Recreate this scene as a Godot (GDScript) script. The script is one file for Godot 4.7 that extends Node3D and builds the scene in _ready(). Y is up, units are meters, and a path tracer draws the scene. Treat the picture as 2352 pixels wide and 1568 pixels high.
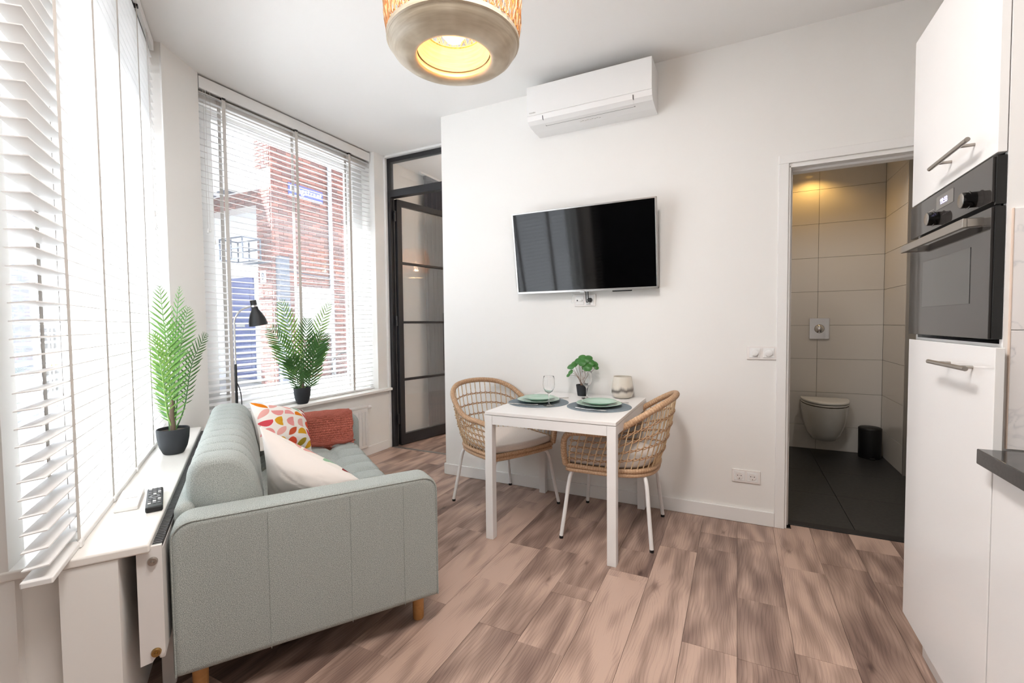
extends Node3D

# A small corner apartment: sofa under a wide blinded window, rattan chairs at a white table, a kitchen column and a toilet beyond.
# Room axes: +x right along the television wall, -z towards it, y up, metres. The angled street wall has its own axes: t along it (away from the camera), n towards the room.

const CEIL := 2.915
const LAMP := 2.0                                    # strength of the kitchen's ceiling lamp
const ANG := 0.98402                                  # turn of the angled street wall, radians
var DA := Vector3(-sin(ANG), 0, -cos(ANG))            # along the angled wall, away from the camera
var NA := Vector3(cos(ANG), 0, -sin(ANG))             # from the angled wall into the room
var M := {}                                           # materials
var used := {}                                        # names given so far
var rng := RandomNumberGenerator.new()


# ---------------------------------------------------------------- mesh builder
class MB:
	var v := PackedVector3Array()
	var n := PackedVector3Array()
	var uv := PackedVector2Array()
	var ix := PackedInt32Array()

	func vert(p: Vector3, nn: Vector3, u := Vector2.ZERO) -> int:
		v.append(p); n.append(nn); uv.append(u)
		return v.size() - 1

	func tri(a: int, b: int, c: int) -> void:
		var g := (v[c] - v[a]).cross(v[b] - v[a])
		if g.dot(n[a] + n[b] + n[c]) < 0.0:
			ix.append(a); ix.append(c); ix.append(b)
		else:
			ix.append(a); ix.append(b); ix.append(c)

	func quad(a: Vector3, b: Vector3, c: Vector3, d: Vector3, out: Vector3, u0 := Vector2.ZERO, u1 := Vector2.ONE) -> void:
		var i := vert(a, out, u0)
		vert(b, out, Vector2(u1.x, u0.y)); vert(c, out, u1); vert(d, out, Vector2(u0.x, u1.y))
		tri(i, i + 1, i + 2); tri(i, i + 2, i + 3)

	func box(c: Vector3, s: Vector3, bs := Basis()) -> void:
		var h := s * 0.5
		for ax in 3:
			for sg in [-1.0, 1.0]:
				var o := Vector3.ZERO; o[ax] = sg
				var e1 := Vector3.ZERO; e1[(ax + 1) % 3] = h[(ax + 1) % 3]
				var e2 := Vector3.ZERO; e2[(ax + 2) % 3] = h[(ax + 2) % 3]
				var m := Vector3.ZERO; m[ax] = sg * h[ax]
				quad(c + bs * (m - e1 - e2), c + bs * (m + e1 - e2), c + bs * (m + e1 + e2), c + bs * (m - e1 + e2), bs * o)

	func lim(x0: float, x1: float, y0: float, y1: float, z0: float, z1: float) -> void:
		box(Vector3((x0 + x1) / 2, (y0 + y1) / 2, (z0 + z1) / 2), Vector3(absf(x1 - x0), absf(y1 - y0), absf(z1 - z0)))

	# box whose edges are rounded with radius r in k steps
	func rbox(c: Vector3, s: Vector3, r: float, k := 2, bs := Basis()) -> void:
		var h := s * 0.5
		r = minf(r, minf(h.x, minf(h.y, h.z)) * 0.999)
		for ax in 3:
			var i1 := (ax + 1) % 3
			var i2 := (ax + 2) % 3
			var st := [[], []]
			for q in 2:
				var hh: float = h[i1] if q == 0 else h[i2]
				for j in k + 1:
					st[q].append([-hh + r, -tan(PI / 4 * (1.0 - float(j) / k))])
				for j in k + 1:
					st[q].append([hh - r, tan(PI / 4 * float(j) / k)])
			for sg in [-1.0, 1.0]:
				var rows: int = st[0].size()
				var base := v.size()
				for a in rows:
					for b in rows:
						var d := Vector3.ZERO
						d[ax] = sg; d[i1] = st[0][a][1]; d[i2] = st[1][b][1]
						d = d.normalized()
						var core := Vector3.ZERO
						core[ax] = sg * (h[ax] - r); core[i1] = st[0][a][0]; core[i2] = st[1][b][0]
						vert(c + bs * (core + d * r), bs * d, Vector2(core[i1] + d[i1] * r, core[i2] + d[i2] * r))
				for a in rows - 1:
					for b in rows - 1:
						var i := base + a * rows + b
						tri(i, i + 1, i + rows + 1); tri(i, i + rows + 1, i + rows)

	# tube along points; r is one radius or one for each point
	func tube(p: PackedVector3Array, r, sides := 8, caps := true, closed := false) -> void:
		var m := p.size()
		if m < 2: return
		var nor := Vector3.UP
		var base := v.size()
		var t0 := (p[1] - p[0]).normalized()
		if absf(t0.y) > 0.9: nor = Vector3.RIGHT
		var length := 0.0
		for i in m:
			var t: Vector3
			if closed: t = (p[(i + 1) % m] - p[(i - 1 + m) % m]).normalized()
			elif i == 0: t = t0
			elif i == m - 1: t = (p[i] - p[i - 1]).normalized()
			else: t = (p[i + 1] - p[i - 1]).normalized()
			nor = (nor - t * nor.dot(t)).normalized()
			var bi := t.cross(nor)
			var rr: float = r if (r is float or r is int) else r[i]
			if i > 0: length += p[i].distance_to(p[i - 1])
			for j in sides:
				var a := TAU * j / sides
				var d := nor * cos(a) + bi * sin(a)
				vert(p[i] + d * rr, d, Vector2(float(j) / sides, length))
		for i in (m if closed else m - 1):
			for j in sides:
				var a := base + i * sides + j
				var b := base + i * sides + (j + 1) % sides
				var c := base + ((i + 1) % m) * sides + j
				var d := base + ((i + 1) % m) * sides + (j + 1) % sides
				tri(a, b, d); tri(a, d, c)
		if caps and not closed:
			for e in [0, m - 1]:
				var t := (p[0] - p[1]).normalized() if e == 0 else (p[m - 1] - p[m - 2]).normalized()
				var c := vert(p[e], t)
				for j in sides: vert(v[base + e * sides + j], t)
				for j in sides: tri(c, c + 1 + j, c + 1 + (j + 1) % sides)

	# profile of (radius, height) turned about the y axis through c
	func lathe(prof: Array, segs := 32, c := Vector3.ZERO, bs := Basis(), smooth := 50.0) -> void:
		var m := prof.size()
		var sn := []
		for i in m - 1:
			var d: Vector2 = prof[i + 1] - prof[i]
			sn.append(Vector2(d.y, -d.x).normalized() if d.length() > 1e-7 else Vector2.RIGHT)
		for i in m - 1:
			var na: Vector2 = sn[i]
			var nb: Vector2 = sn[i]
			if i > 0 and rad_to_deg(absf(sn[i].angle_to(sn[i - 1]))) < smooth: na = (sn[i] + sn[i - 1]).normalized()
			if i < m - 2 and rad_to_deg(absf(sn[i].angle_to(sn[i + 1]))) < smooth: nb = (sn[i] + sn[i + 1]).normalized()
			var base := v.size()
			for j in segs + 1:
				var a := TAU * j / segs
				var cs := Vector3(cos(a), 0, sin(a))
				vert(c + bs * (cs * prof[i].x + Vector3(0, prof[i].y, 0)), bs * (cs * na.x + Vector3(0, na.y, 0)), Vector2(float(j) / segs, float(i) / (m - 1)))
				vert(c + bs * (cs * prof[i + 1].x + Vector3(0, prof[i + 1].y, 0)), bs * (cs * nb.x + Vector3(0, nb.y, 0)), Vector2(float(j) / segs, float(i + 1) / (m - 1)))
			for j in segs:
				var a := base + j * 2
				if prof[i].x > 1e-6: tri(a, a + 2, a + 3)
				if prof[i + 1].x > 1e-6: tri(a, a + 3, a + 1)

	# polygon in (x, z) standing between heights y0 and y1
	func prism(poly: PackedVector2Array, y0: float, y1: float, bs := Basis(), o := Vector3.ZERO) -> void:
		var m := poly.size()
		var t := Geometry2D.triangulate_polygon(poly)
		for e in 2:
			var y := y0 if e == 0 else y1
			var nn := bs * (Vector3.DOWN if e == 0 else Vector3.UP)
			var base := v.size()
			for q in poly: vert(o + bs * Vector3(q.x, y, q.y), nn, q)
			for i in t.size() / 3: tri(base + t[i * 3], base + t[i * 3 + 1], base + t[i * 3 + 2])
		var sgn := 1.0 if Geometry2D.is_polygon_clockwise(poly) else -1.0
		for i in m:
			var a := poly[i]
			var b := poly[(i + 1) % m]
			var d := (b - a).normalized()
			var out := bs * Vector3(-d.y * sgn, 0, d.x * sgn)
			quad(o + bs * Vector3(a.x, y0, a.y), o + bs * Vector3(b.x, y0, b.y), o + bs * Vector3(b.x, y1, b.y), o + bs * Vector3(a.x, y1, a.y), out)

	# smooth sheet through a table of points: rows[i][j]; wrap joins the last row (or column) to the first
	func grid(rows: Array, wrap_rows := false, wrap_cols := false, out_from = null, uvs := Vector2.ONE) -> void:
		var R := rows.size()
		var C: int = rows[0].size()
		var base := v.size()
		var acc := PackedVector3Array(); acc.resize(R * C)
		var quads := []
		for i in (R if wrap_rows else R - 1):
			for j in (C if wrap_cols else C - 1):
				var i2 := (i + 1) % R
				var j2 := (j + 1) % C
				var a: Vector3 = rows[i][j]
				var b: Vector3 = rows[i][j2]
				var c: Vector3 = rows[i2][j2]
				var d: Vector3 = rows[i2][j]
				var g := (c - a).cross(d - b)
				for k in [i * C + j, i * C + j2, i2 * C + j2, i2 * C + j]: acc[k] += g
				quads.append([i * C + j, i * C + j2, i2 * C + j2, i2 * C + j])
		var sg := 1.0
		if out_from != null:
			var s := 0.0
			for i in R:
				for j in C: s += acc[i * C + j].dot(rows[i][j] - out_from)
			if s < 0: sg = -1.0
		for i in R:
			for j in C:
				vert(rows[i][j], (acc[i * C + j] * sg).normalized(), Vector2(float(j) / (C if wrap_cols else C - 1), float(i) / (R if wrap_rows else R - 1)) * uvs)
		for q in quads:
			tri(base + q[0], base + q[1], base + q[2]); tri(base + q[0], base + q[2], base + q[3])

	func disc(c: Vector3, r: float, up: Vector3, segs := 24) -> void:
		var e := up.cross(Vector3.RIGHT if absf(up.x) < 0.8 else Vector3.FORWARD).normalized()
		var f := up.cross(e)
		var b := vert(c, up, Vector2(0.5, 0.5))
		for j in segs: vert(c + (e * cos(TAU * j / segs) + f * sin(TAU * j / segs)) * r, up, Vector2(0.5 + 0.5 * cos(TAU * j / segs), 0.5 + 0.5 * sin(TAU * j / segs)))
		for j in segs: tri(b, b + 1 + j, b + 1 + (j + 1) % segs)

	func mesh() -> ArrayMesh:
		var arr := []
		arr.resize(Mesh.ARRAY_MAX)
		arr[Mesh.ARRAY_VERTEX] = v; arr[Mesh.ARRAY_NORMAL] = n; arr[Mesh.ARRAY_TEX_UV] = uv; arr[Mesh.ARRAY_INDEX] = ix
		var m := ArrayMesh.new()
		m.add_surface_from_arrays(Mesh.PRIMITIVE_TRIANGLES, arr)
		return m


# ---------------------------------------------------------------- scene helpers
func W(t: float, n: float, y: float) -> Vector3:
	return DA * t + NA * n + Vector3(0, y, 0)

func numbered(called: String) -> String:
	if not used.has(called):
		used[called] = 0
		return called
	used[called] += 1
	return "%s_%03d" % [called, used[called]]

func thing(called: String, label: String, category: String, at := Vector3.ZERO, turn := 0.0, group := "") -> Node3D:
	var o := Node3D.new()
	o.name = numbered(called)
	add_child(o)
	o.position = at; o.rotation.y = turn
	o.set_meta("label", label); o.set_meta("category", category)
	if group: o.set_meta("group", group)
	return o

func obj(called: String, what, m: Material, parent: Node = null) -> MeshInstance3D:
	var o := MeshInstance3D.new()
	o.mesh = what.mesh() if what is MB else what
	o.material_override = m
	o.name = numbered(called) if parent == null else called
	if parent == null: add_child(o)
	else: parent.add_child(o, true)
	return o

func struct(called: String, what, m: Material) -> MeshInstance3D:
	var o := obj(called, what, m)
	o.set_meta("kind", "structure")
	return o

func mb() -> MB:
	return MB.new()

func bx(x0: float, x1: float, y0: float, y1: float, z0: float, z1: float) -> MB:
	var b := MB.new()
	b.lim(x0, x1, y0, y1, z0, z1)
	return b

func rb(x0: float, x1: float, y0: float, y1: float, z0: float, z1: float, r: float, k := 2) -> MB:
	var b := MB.new()
	b.rbox(Vector3((x0 + x1) / 2, (y0 + y1) / 2, (z0 + z1) / 2), Vector3(x1 - x0, y1 - y0, z1 - z0), r, k)
	return b

func tub(pts: Array, r, sides := 8) -> MB:
	var b := MB.new()
	b.tube(PackedVector3Array(pts), r, sides)
	return b

func lat(prof: Array, segs := 32, c := Vector3.ZERO) -> MB:
	var b := MB.new()
	b.lathe(prof, segs, c)
	return b

func curve(pts: Array, per := 6, closed := false) -> PackedVector3Array:
	var out := PackedVector3Array()
	var m := pts.size()
	for i in (m if closed else m - 1):
		var p0: Vector3 = pts[(i - 1 + m) % m] if closed or i > 0 else pts[0]
		var p1: Vector3 = pts[i]
		var p2: Vector3 = pts[(i + 1) % m]
		var p3: Vector3 = pts[(i + 2) % m] if closed or i < m - 2 else pts[m - 1]
		for k in per: out.append(p1.cubic_interpolate(p2, p0, p3, float(k) / per))
	if not closed: out.append(pts[m - 1])
	return out

func along(p: PackedVector3Array, u: float) -> Vector3:
	var f := clampf(u, 0, 1) * (p.size() - 1)
	var i := mini(int(f), p.size() - 2)
	return p[i].lerp(p[i + 1], f - i)

func even(p: PackedVector3Array, m: int) -> PackedVector3Array:
	var ac := PackedFloat32Array([0.0])
	for i in range(1, p.size()): ac.append(ac[i - 1] + p[i].distance_to(p[i - 1]))
	var out := PackedVector3Array()
	var k := 0
	for j in m:
		var s := ac[ac.size() - 1] * j / (m - 1)
		while k < p.size() - 2 and ac[k + 1] < s: k += 1
		out.append(p[k].lerp(p[k + 1], clampf((s - ac[k]) / maxf(ac[k + 1] - ac[k], 1e-9), 0, 1)))
	return out


# ---------------------------------------------------------------- materials
func rgb8(r: int, g: int, b: int) -> Color:
	return Color(r / 255.0, g / 255.0, b / 255.0)

func mat(c: Color, rough := 0.6, metal := 0.0, spec := 0.5) -> StandardMaterial3D:
	var m := StandardMaterial3D.new()
	m.albedo_color = c; m.roughness = rough; m.metallic = metal; m.metallic_specular = spec
	return m

func noise(freq: float, seed_: int, octaves := 3, kind := FastNoiseLite.TYPE_SIMPLEX_SMOOTH) -> FastNoiseLite:
	var f := FastNoiseLite.new()
	f.noise_type = kind; f.seed = seed_; f.frequency = freq; f.fractal_octaves = octaves
	return f

# a seamless patch of noise between colours a and b
func speckle(a: Color, b: Color, size: int, freq: float, seed_: int, contrast := 1.0, octaves := 3) -> ImageTexture:
	var im := noise(freq, seed_, octaves).get_seamless_image(size, size)
	im.convert(Image.FORMAT_L8)
	var d := im.get_data()
	var o := PackedByteArray(); o.resize(size * size * 3)
	for i in size * size:
		var t := clampf((d[i] / 255.0 - 0.5) * contrast + 0.5, 0, 1)
		o[i * 3] = int(255 * lerpf(a.r, b.r, t)); o[i * 3 + 1] = int(255 * lerpf(a.g, b.g, t)); o[i * 3 + 2] = int(255 * lerpf(a.b, b.b, t))
	return ImageTexture.create_from_image(Image.create_from_data(size, size, false, Image.FORMAT_RGB8, o))

func tri_tex(m: StandardMaterial3D, tex: Texture2D, per_metre: float, world := false) -> StandardMaterial3D:
	m.albedo_texture = tex
	m.albedo_color = Color.WHITE
	m.uv1_triplanar = true
	m.uv1_world_triplanar = world
	m.uv1_scale = Vector3.ONE * per_metre
	return m

# one board's worth of smoked oak: grain along v, cathedral arches, knots with dark halos
func wood_texture(seed_: int, light: Color, dark: Color, tone: float) -> ImageTexture:
	var w := 192
	var h := 1024
	var grain := noise(0.035, seed_, 3)
	var fine := noise(0.35, seed_ + 7, 2)
	var patch := noise(0.011, seed_ + 13, 2)
	var r := RandomNumberGenerator.new(); r.seed = seed_
	var knots := []
	for k in r.randi_range(0, 2): knots.append([r.randf_range(0.2, 0.8) * w, (k + r.randf_range(0.2, 0.8)) * h / 2.0, r.randf_range(8, 17)])
	var centre := r.randf_range(0.25, 0.75) * w
	var o := PackedByteArray(); o.resize(w * h * 3)
	var arch := r.randf_range(0.0014, 0.0026) * (1.0 if r.randf() < 0.5 else -1.0)
	var rings := r.randf_range(0.08, 0.13)
	var i := 0
	for y in h:
		var wob := grain.get_noise_2d(y * 0.07, 5.0) * 26.0
		for x in w:
			var fx := x - centre - wob
			var halo := 0.0
			for k in knots:
				var ex: float = (x - k[0]) / k[2]
				var ey: float = (y - k[1]) / (k[2] * 2.0)
				var e := ex * ex + ey * ey
				if e < 26.0:
					var g := exp(-e * 0.25)
					halo += exp(-e * 1.5) * 0.8 + g * 0.16
					fx += signf(ex) * g * k[2] * 1.7
			var ring := pow(absf(fx), 0.8) * rings * 2.0 + arch * y + grain.get_noise_2d(x * 0.22, y * 0.012) * 0.9
			var s := ring - floorf(ring)
			var line := smoothstep(0.45, 0.95, s) * (1.0 - smoothstep(0.95, 1.0, s))
			var f := fine.get_noise_2d(x * 1.1, y * 0.010)
			var p := patch.get_noise_2d((x + wob) * 0.9, y * 0.22)
			var d := clampf(tone + p * 0.46 + line * 0.13 + f * 0.17 + halo * 0.5, 0.0, 1.25)
			o[i] = int(255 * clampf(lerpf(light.r, dark.r, d), 0, 1)); o[i + 1] = int(255 * clampf(lerpf(light.g, dark.g, d), 0, 1)); o[i + 2] = int(255 * clampf(lerpf(light.b, dark.b, d), 0, 1))
			i += 3
	var im := Image.create_from_data(w, h, false, Image.FORMAT_RGB8, o)
	return ImageTexture.create_from_image(im)

func marble_texture() -> ImageTexture:
	var s := 256
	var a := noise(0.008, 31, 4)
	var b := noise(0.02, 32, 3)
	var o := PackedByteArray(); o.resize(s * s * 3)
	for y in s:
		for x in s:
			var q := absf(a.get_noise_2d(x + b.get_noise_2d(x, y) * 40.0, y * 1.6))
			var t := exp(-q * 34.0) * clampf(0.3 + b.get_noise_2d(x * 0.5 + 90, y * 0.5), 0, 1) * 0.55
			var i := (y * s + x) * 3
			o[i] = int(240 - 85 * t); o[i + 1] = int(235 - 78 * t); o[i + 2] = int(233 - 70 * t)
	return ImageTexture.create_from_image(Image.create_from_data(s, s, false, Image.FORMAT_RGB8, o))

# printed cotton: rows of half discs and petals in warm colours on white
func petal_texture() -> ImageTexture:
	var s := 512
	var cells := 5
	var cols := [rgb8(226, 150, 148), rgb8(214, 160, 45), rgb8(128, 52, 52), rgb8(214, 84, 58), rgb8(150, 186, 156), rgb8(222, 126, 28), rgb8(122, 84, 40), rgb8(208, 78, 88), rgb8(226, 168, 160), rgb8(204, 92, 62), rgb8(166, 142, 48)]
	var o := PackedByteArray(); o.resize(s * s * 3)
	var r := RandomNumberGenerator.new(); r.seed = 5
	var pick := []
	for k in cells * cells: pick.append([r.randi() % cols.size(), r.randi() % 4, r.randi() % 2])
	var cs := float(s) / cells
	for y in s:
		for x in s:
			var cx := int(x / cs)
			var cy := int(y / cs)
			var c := Color(0.93, 0.91, 0.885)
			var e = pick[cy * cells + cx]
			var a := Vector2(x / cs - cx - 0.5, y / cs - cy - 0.5).rotated(e[1] * PI / 2)
			var inside := false
			if e[2] == 0: inside = a.y > -0.2 and a.y < 0.47 and Vector2(a.x / 0.47, (a.y + 0.2) / 0.62).length() < 1.0
			else: inside = Vector2(a.x + 0.42, a.y + 0.42).length() < 0.86 and Vector2(a.x - 0.42, a.y - 0.42).length() < 0.86
			if inside: c = cols[e[0]]
			var i := (y * s + x) * 3
			o[i] = int(255 * c.r); o[i + 1] = int(255 * c.g); o[i + 2] = int(255 * c.b)
	return ImageTexture.create_from_image(Image.create_from_data(s, s, false, Image.FORMAT_RGB8, o))

# knitted rows as a height picture
func knit_texture() -> ImageTexture:
	var s := 256
	var o := PackedByteArray(); o.resize(s * s)
	for y in s:
		for x in s:
			var u := x / 16.0
			var w := y / 16.0 + (0.5 if int(u) % 2 else 0.0)
			var a := absf(fposmod(u, 1.0) - 0.5)
			var b := absf(fposmod(w + a * 0.9, 1.0) - 0.5)
			o[y * s + x] = int(255 * clampf(1.0 - (a * a + b * b) * 3.4, 0, 1))
	return ImageTexture.create_from_image(Image.create_from_data(s, s, false, Image.FORMAT_L8, o))

# smoked glass of the candle jar: cloudy white with a dark smear of its own round the middle
func jar_texture() -> ImageTexture:
	var w := 256
	var h := 128
	var a := noise(0.03, 3, 4)
	var o := PackedByteArray(); o.resize(w * h * 3)
	for y in h:
		for x in w:
			var ring := Vector2(cos(TAU * x / w), sin(TAU * x / w)) * 22.0
			var q := a.get_noise_3d(ring.x, ring.y, y * 0.5)
			var mid := (y - 40.0 - a.get_noise_3d(ring.x, ring.y, 90) * 12.0) / (4.0 + 5.0 * absf(a.get_noise_3d(ring.x, ring.y, 40)))
			var t := clampf(exp(-mid * mid) * 0.8 + (0.10 if y < 40 else 0.0) + q * 0.1, 0, 1)
			var i := (y * w + x) * 3
			o[i] = int(226 - 125 * t); o[i + 1] = int(218 - 122 * t); o[i + 2] = int(204 - 112 * t)
	return ImageTexture.create_from_image(Image.create_from_data(w, h, false, Image.FORMAT_RGB8, o))

func materials() -> void:
	M.wall = mat(rgb8(241, 239, 235), 0.85, 0, 0.3)
	M.ceiling = mat(rgb8(243, 241, 238), 0.9, 0, 0.3)
	M.trim = mat(rgb8(240, 238, 235), 0.45)
	M.blind = mat(rgb8(238, 237, 235), 0.5)
	M.blind.backlight_enabled = false
	M.tape = mat(rgb8(205, 200, 194), 0.85)
	M.cord = mat(rgb8(214, 210, 206), 0.8)
	M.sill = mat(rgb8(238, 235, 230), 0.22)
	M.frame = mat(rgb8(240, 240, 238), 0.4)
	M.glass = mat(Color(1, 1, 1, 0.04), 0.02)
	M.glass.transparency = BaseMaterial3D.TRANSPARENCY_ALPHA
	M.door_glass = mat(Color(0.93, 0.95, 0.95, 0.08), 0.02)
	M.door_glass.transparency = BaseMaterial3D.TRANSPARENCY_ALPHA
	M.black_steel = mat(rgb8(34, 34, 37), 0.45)
	M.gloss_white = mat(rgb8(240, 238, 236), 0.09)
	M.white_plastic = mat(rgb8(240, 239, 237), 0.35)
	M.cream_plastic = mat(rgb8(238, 233, 229), 0.4)
	M.steel = mat(rgb8(176, 170, 163), 0.32, 1.0)
	M.chrome = mat(rgb8(225, 226, 228), 0.08, 1.0)
	M.black = mat(rgb8(22, 23, 25), 0.5)
	M.black_gloss = mat(rgb8(10, 10, 11), 0.08)
	M.oven_glass = mat(rgb8(58, 55, 53), 0.05, 0.0, 0.5)
	M.oven_window = mat(rgb8(46, 45, 44), 0.04, 0.0, 0.9)
	M.granite = tri_tex(mat(Color.WHITE, 0.12), speckle(rgb8(34, 34, 35), rgb8(62, 61, 60), 256, 0.09, 4, 1.6), 4.0)
	M.fabric = tri_tex(mat(Color.WHITE, 0.95, 0, 0.2), speckle(rgb8(122, 129, 126), rgb8(208, 213, 208), 512, 0.36, 11, 3.0, 2), 2.4)
	M.fabric.heightmap_enabled = false
	M.fabric.rim_enabled = true; M.fabric.rim = 0.15
	M.oak_leg = tri_tex(mat(Color.WHITE, 0.5), speckle(rgb8(176, 124, 70), rgb8(205, 154, 98), 128, 0.05, 9), 4.0)
	M.rattan = tri_tex(mat(Color.WHITE, 0.55), speckle(rgb8(178, 138, 104), rgb8(224, 192, 158), 256, 0.03, 21, 1.3), 9.0)
	M.cane = tri_tex(mat(Color.WHITE, 0.5), speckle(rgb8(208, 174, 132), rgb8(236, 212, 176), 128, 0.06, 22, 1.3), 8.0)
	M.weave = tri_tex(mat(Color.WHITE, 0.6), speckle(rgb8(158, 118, 86), rgb8(208, 170, 132), 128, 0.09, 23, 1.5), 10.0)
	M.cushion = tri_tex(mat(Color.WHITE, 0.9, 0, 0.2), speckle(rgb8(226, 214, 204), rgb8(240, 230, 221), 256, 0.12, 25), 4.0)
	M.white_metal = mat(rgb8(240, 238, 236), 0.4)
	M.table = mat(rgb8(241, 238, 235), 0.3)
	M.mat_blue = tri_tex(mat(Color.WHITE, 0.9), speckle(rgb8(106, 117, 124), rgb8(150, 161, 167), 128, 0.2, 27, 1.4), 8.0)
	M.plate = mat(rgb8(178, 208, 190), 0.18)
	M.clear = mat(Color(1, 1, 1, 0.03), 0.0)
	M.clear.refraction_enabled = true; M.clear.refraction_scale = 0.05
	M.cutlery = mat(rgb8(205, 203, 200), 0.15, 1.0)
	M.jar = mat(Color.WHITE, 0.25); M.jar.albedo_texture = jar_texture()
	M.pot = mat(rgb8(42, 45, 49), 0.75)
	M.soil = tri_tex(mat(Color.WHITE, 0.95), speckle(rgb8(40, 32, 28), rgb8(104, 86, 74), 128, 0.2, 29, 2.0), 12.0)
	M.fern = [mat(rgb8(104, 152, 72), 0.55), mat(rgb8(78, 128, 56), 0.55), mat(rgb8(52, 100, 46), 0.55), mat(rgb8(124, 164, 78), 0.55)]
	for m in M.fern:
		m.backlight_enabled = true; m.backlight = Color(0.12, 0.18, 0.03)
	M.stem = mat(rgb8(108, 92, 76), 0.7)
	M.leaf = mat(rgb8(58, 116, 46), 0.4)
	M.leaf.backlight_enabled = true; M.leaf.backlight = Color(0.1, 0.2, 0.03)
	M.stalk = mat(rgb8(150, 118, 96), 0.6)
	M.knit = mat(rgb8(202, 112, 95), 0.95, 0, 0.2)
	M.knit.heightmap_enabled = true; M.knit.heightmap_texture = knit_texture(); M.knit.heightmap_scale = 0.9; M.knit.uv1_scale = Vector3(1, 1, 1)
	M.knit.rim_enabled = true; M.knit.rim = 0.3
	M.print = mat(Color.WHITE, 0.92, 0, 0.2); M.print.albedo_texture = petal_texture()
	M.cotton = mat(rgb8(240, 234, 229), 0.92, 0, 0.2)
	M.bamboo = tri_tex(mat(Color.WHITE, 0.35), speckle(rgb8(202, 186, 160), rgb8(236, 224, 202), 256, 0.02, 33, 1.5), 1.0)
	M.bamboo.uv1_scale = Vector3(2.0, 30.0, 2.0)
	M.bamboo_strip = mat(rgb8(226, 178, 132), 0.5)
	M.bamboo_strip.backlight_enabled = true; M.bamboo_strip.backlight = Color(0.35, 0.2, 0.08)
	M.tv_frame = mat(rgb8(190, 188, 186), 0.3, 0.8)
	M.tv_screen = mat(rgb8(4, 4, 5), 0.06, 0, 0.42)
	M.door_dark = mat(rgb8(30, 31, 33), 0.5)
	M.tile_wall = mat(rgb8(222, 219, 214), 0.07)
	M.tile_floor = tri_tex(mat(Color.WHITE, 0.45), speckle(rgb8(34, 35, 36), rgb8(54, 54, 54), 256, 0.06, 35), 2.0)
	M.grout = mat(rgb8(120, 117, 112), 0.9)
	M.grout_dark = mat(rgb8(128, 126, 122), 0.9)
	M.ceramic = mat(rgb8(228, 227, 222), 0.1)
	M.marble = mat(Color.WHITE, 0.1); M.marble.albedo_texture = marble_texture()
	M.marble.uv1_triplanar = true; M.marble.uv1_scale = Vector3.ONE * 1.7
	M.curtain = mat(rgb8(98, 98, 104), 0.95, 0, 0.2)
	M.subfloor = mat(rgb8(70, 55, 46), 0.9)
	M.alu = mat(rgb8(190, 188, 184), 0.35, 0.9)
	M.grille = mat(rgb8(84, 84, 86), 0.6)
	M.radiator = mat(rgb8(232, 229, 226), 0.35)
	M.brass = mat(rgb8(170, 140, 90), 0.3, 1.0)
	# street
	M.brick = [mat(rgb8(118, 72, 62), 0.9), mat(rgb8(106, 64, 56), 0.9), mat(rgb8(128, 82, 70), 0.9), mat(rgb8(94, 62, 57), 0.9)]
	M.mortar = mat(rgb8(190, 182, 176), 0.95)
	M.street_white = mat(rgb8(226, 226, 226), 0.7)
	M.cabinet_grey = mat(rgb8(176, 174, 170), 0.6)
	M.street_grey = mat(rgb8(150, 152, 156), 0.8)
	M.street_dark = mat(rgb8(72, 78, 90), 0.6)
	M.blue_door = mat(rgb8(58, 72, 132), 0.5)
	M.sign_blue = mat(rgb8(52, 62, 132), 0.5)
	M.sign_white = mat(rgb8(245, 245, 248), 0.6)
	M.road = mat(rgb8(150, 148, 146), 0.9)
	M.paving = mat(rgb8(190, 186, 182), 0.9)
	M.car_paint = mat(rgb8(206, 208, 212), 0.2)
	M.car_glass = mat(rgb8(40, 44, 50), 0.05)
	M.rubber = mat(rgb8(26, 26, 26), 0.8)
	M.plate_yellow = mat(rgb8(232, 190, 40), 0.5)
	M.red = mat(rgb8(200, 50, 44), 0.4)
	M.street_window = mat(rgb8(120, 128, 136), 0.1)


# ---------------------------------------------------------------- the room
func abox(b: MB, t0: float, t1: float, n0: float, n1: float, y0: float, y1: float) -> void:
	b.box(W((t0 + t1) / 2, (n0 + n1) / 2, (y0 + y1) / 2), Vector3(absf(n1 - n0), y1 - y0, absf(t1 - t0)), Basis(Vector3.UP, ANG))

func v2(p: Vector3) -> Vector2:
	return Vector2(p.x, p.z)

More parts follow.
